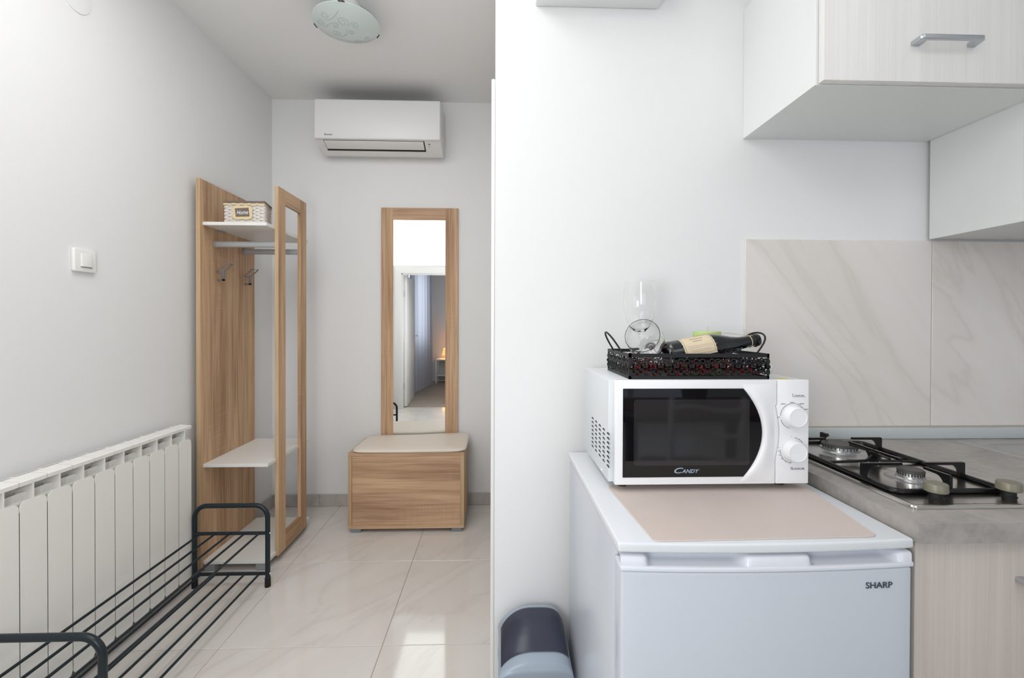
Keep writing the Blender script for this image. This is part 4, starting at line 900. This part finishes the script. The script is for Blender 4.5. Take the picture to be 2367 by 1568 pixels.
# ------------------------------------------------------------------ ceiling lamp
CL = thing('ceiling_lamp', (-0.700, 2.095, ZC), 'round frosted pale green glass ceiling lamp with scroll pattern, in the hall', 'lamp')
lcx, lcy, lr = -0.694, 2.098, 0.146
def dome(r): return 2.575 - 0.034 * (1 - (r / lr) ** 2)
part('glass_shade', MB().lathe([(0.0001, dome(0) - 2.575)] + [(lr * i / 12, dome(lr * i / 12) - 2.575) for i in range(1, 13)] + [(lr, 0.003)] + [(lr * i / 12, dome(lr * i / 12) - 2.575 + 0.004) for i in range(11, 0, -1)], (lcx, lcy, 2.575), n=56), M_lampglass, CL, ang=60)
part('lamp_base', MB().lathe([(0.0001, 0), (0.060, 0), (0.062, -0.003), (0.058, -0.045), (0.0001, -0.050)], (lcx, lcy, ZC), n=40), M_casing, CL)
for a in (173, 36, -80):
    a = math.radians(a); c_, s_ = math.cos(a), math.sin(a); t_ = (-s_, c_)
    mb = MB()
    mb.tube([(lcx + 0.055 * c_, lcy + 0.055 * s_, 2.630), (lcx + (lr + 0.004) * c_, lcy + (lr + 0.004) * s_, 2.587)], 0.003, 6)
    pts = [(lcx + (lr + 0.003) * math.cos(a + q), lcy + (lr + 0.003) * math.sin(a + q), 2.576) for q in (-0.09, -0.045, 0, 0.045, 0.09)]
    mb.tube(pts, 0.0026, 6)
    part('clip', mb, M_bronze, CL)
sc_ = MB()
def scroll(cx, cy, r, a0, turns, sg, tail=None):
    x0_, y0_ = cx + r * math.cos(a0), cy + r * math.sin(a0); pts = []
    if tail:                                  # smooth stem that runs tangentially into the spiral
        tx_, ty_ = -math.sin(a0) * sg, math.cos(a0) * sg; p0, p2 = tail, (x0_, y0_); p1 = (x0_ - tx_ * 0.05, y0_ - ty_ * 0.05)
        for i in range(14):
            t_ = i / 14; pts.append(tuple((1 - t_) ** 2 * p0[k] + 2 * t_ * (1 - t_) * p1[k] + t_ * t_ * p2[k] for k in (0, 1)))
    for i in range(26):
        s_ = i / 25; a = a0 + sg * turns * 2 * math.pi * s_; rr2 = r * (1 - 0.8 * s_); pts.append((cx + rr2 * math.cos(a), cy + rr2 * math.sin(a)))
    P3 = []
    for x, yv in pts:
        rad = math.hypot(x, yv); P3.append((lcx + x, lcy + yv, dome(min(rad, lr)) - 0.0004))
    sc_.tube(P3, 0.0006, 4)
scroll(0.002, -0.058, 0.026, 1.2, 1.6, -1); scroll(0.048, -0.034, 0.020, 3.3, 1.4, 1)
scroll(0.018, 0.006, 0.014, 2.2, 1.4, -1); scroll(-0.050, 0.022, 0.022, 1.4, 1.5, 1, (0.004, -0.012)); scroll(-0.040, -0.030, 0.012, 0.2, 1.3, 1, (-0.082, -0.020))
scroll(-0.100, -0.030, 0.024, 0.3, 1.4, 1); scroll(0.024, 0.092, 0.026, 3.1, 1.3, -1); scroll(0.072, 0.070, 0.016, 3.1, 1.2, -1); scroll(-0.065, -0.080, 0.022, 0.9, 1.3, 1, (0.0, -0.110))
part('scroll_pattern', sc_, M_scroll, CL)

# ------------------------------------------------------------------ light switch, junction cover
LS = thing('light_switch', (XL, 1.645, 1.423), 'square white light switch on the left wall above the radiator', 'switch')
part('switch_plate', MB().prism(rrect(1.6030, 1.6880, 1.3830, 1.4640, 0.006, 4), 'YZ', XL + 0.0003, XL + 0.0125), M_switch, LS, bevel=0.003, seg=3)
part('rocker', MB().add([(XL + t, yv, z) for (t, yv, z) in ((0.0120, 1.6270, 1.4010), (0.0120, 1.6700, 1.4010), (0.0120, 1.6700, 1.4480), (0.0120, 1.6270, 1.4480), (0.0185, 1.6275, 1.4015), (0.0185, 1.6695, 1.4015), (0.0140, 1.6695, 1.4475), (0.0140, 1.6275, 1.4475))],
     [(0, 3, 2, 1), (4, 5, 6, 7), (0, 1, 5, 4), (1, 2, 6, 5), (2, 3, 7, 6), (3, 0, 4, 7)]), M_switch, LS, bevel=0.0012)
part('rocker_gap', MB().box(XL + 0.0120, XL + 0.0128, 1.6255, 1.6715, 1.3990, 1.4005), M_black, LS)
jc = part('junction_cover', MB().lathe([(0.0001, 0.0035), (0.048, 0.0035), (0.0525, 0.0028), (0.054, 0.0002)], (XL, 1.628, 2.341), (1, 0, 0), 40), M_wall, None, origin=(XL, 1.628, 2.341))
tag(jc, 'round white junction box cover high on the left wall at the top edge', 'wall plate')

# ------------------------------------------------------------------ behind the camera: bedroom seen in the mirror, table seen in the microwave door
CT = part('curtain', MB().grid(lambda u, v: (-1.45 + 0.17 * u + 0.035 * math.sin(u * 46 + 0.5 * v) * (0.6 + 0.4 * (1 - v)), -1.50 - 1.30 * u, 0.015 + 2.42 * v), 140, 6), M_curtain, None, origin=(-1.37, -2.1, 0.015), ang=80)
tag(CT, 'long sheer grey-white curtain by the bedroom window, seen in the wall mirror', 'curtain')
CR = thing('curtain_rail', (-1.37, -2.15, 2.45), 'white curtain rail above the bedroom window, holding the sheer curtain', 'curtain rail')
part('rail_bar', MB().tube([(-1.46, -1.42, 2.445), (-1.27, -2.88, 2.445)], 0.010, 10), M_casing, CR)
part('rail_bracket', MB().tube([(-1.6195, -1.60, 2.46), (-1.438, -1.60, 2.46), (-1.438, -1.60, 2.446)], 0.007, 8).tube([(-1.6195, -2.75, 2.46), (-1.287, -2.75, 2.46), (-1.287, -2.75, 2.446)], 0.007, 8), M_casing, CR)
NS = thing('bedside_table', (-1.04, -3.22, 0), 'small pale bedside table in the bedroom, seen in the wall mirror', 'table')
part('table_top', MB().box(-1.24, -0.84, -3.42, -3.06, 0.452, 0.474), M_casing, NS, bevel=0.002)
part('lower_shelf', MB().box(-1.22, -0.86, -3.40, -3.08, 0.14, 0.156), M_casing, NS, bevel=0.002)
for x in (-1.235, -0.875):
    for yv in (-3.415, -3.095): part('leg', MB().box(x, x + 0.03, yv, yv + 0.03, 0, 0.452), M_casing, NS, bevel=0.002)
TL = thing('bedside_lamp', (-1.04, -3.24, 0.474), 'small glowing amber lamp on the bedside table, seen in the wall mirror', 'lamp')
part('lamp_foot', MB().lathe([(0.0001, 0), (0.06, 0), (0.06, 0.008), (0.012, 0.016), (0.010, 0.09), (0.0001, 0.09)], (-1.04, -3.24, 0.4742), n=24), M_brass, TL)
part('lamp_shade', MB().lathe([(0.085, 0.07), (0.055, 0.21), (0.053, 0.21), (0.083, 0.07)], (-1.04, -3.24, 0.4742), n=28), M_shade, TL)
pl_ = bpy.data.lights.new('bedside_lamp_bulb', 'POINT'); pl_.energy = 2.5; pl_.color = (1, 0.62, 0.28); pl_.shadow_soft_size = 0.03
po = bpy.data.objects.new('bedside_lamp_bulb', pl_); COL.objects.link(po); po.location = (-1.04, -3.24, 0.60)
# dining table and chair
DT = thing('dining_table', (1.05, -0.70, 0), 'dining table under a dark red cloth, behind the chair reflected in the microwave door', 'table')
part('table_top', MB().box(0.62, 1.52, -0.86, -0.26, 0.715, 0.742), M_tableleg, DT, bevel=0.003)
part('table_cloth', MB().prism(rrect(0.68, 1.46, -0.80, -0.30, 0.20, 8), 'XY', 0.7425, 0.7455), M_table, DT)
for x in (0.66, 1.43):
    for yv in (-0.83, -0.35): part('leg', MB().box(x, x + 0.05, yv, yv + 0.05, 0, 0.715), M_tableleg, DT, bevel=0.003)
CH = thing('dining_chair', (0.95, -0.12, 0), 'grey metal chair with wavy back slats, reflected in the microwave door', 'chair')
cx0, cx1, cyb, cyf = 0.790, 1.125, -0.09, -0.47
for x in (cx0, cx1):
    part('leg', MB().tube([(x, cyb + 0.03, 0), (x, cyb, 0.45), (x, cyb + 0.03, 0.87)], 0.014, 10), M_chair, CH)
    part('leg', MB().tube([(x, cyf, 0), (x, cyf + 0.01, 0.45)], 0.013, 10), M_chair, CH)
for z in (0.82, 0.70, 0.59):
    part('back_slat', MB().tube([(cx0 + (cx1 - cx0) * i / 16, cyb + 0.03 * (z - 0.45) / 0.42, z + 0.012 * math.sin(2 * math.pi * i / 16)) for i in range(17)], 0.009, 8), M_chair, CH)
part('seat', MB().prism(rrect(cx0 - 0.02, cx1 + 0.02, cyf - 0.01, cyb - 0.015, 0.04, 5), 'XY', 0.445, 0.485), M_seat, CH, bevel=0.008)
PT = thing('potted_plant', (1.12, -0.58, 0.7456), 'dark leafy plant in a grey pot on the red cloth, reflected in the microwave', 'plant')
part('pot', MB().lathe([(0.0001, 0), (0.055, 0), (0.075, 0.11), (0.078, 0.115), (0.068, 0.115), (0.060, 0.09), (0.0001, 0.09)], (1.12, -0.58, 0.7458), n=28), M_pot, PT)
for i in range(16):
    a = i * 2.399; el = 0.5 + 0.6 * random.random(); L_ = 0.13 + 0.05 * random.random()
    def leaf(u, v, a=a, el=el, L_=L_):
        s_ = v; w_ = 0.016 * math.sin(math.pi * min(1, s_ * 0.96 + 0.04)) * (u - 0.5) * 2
        rr2 = 0.01 + L_ * s_ * math.cos(el) ; z = 0.84 + L_ * s_ * math.sin(el) - 0.05 * s_ * s_
        return (1.12 + rr2 * math.cos(a) - w_ * math.sin(a), -0.58 + rr2 * math.sin(a) + w_ * math.cos(a), z)
    part('leaf', MB().grid(leaf, 2, 8), M_leaf, PT)
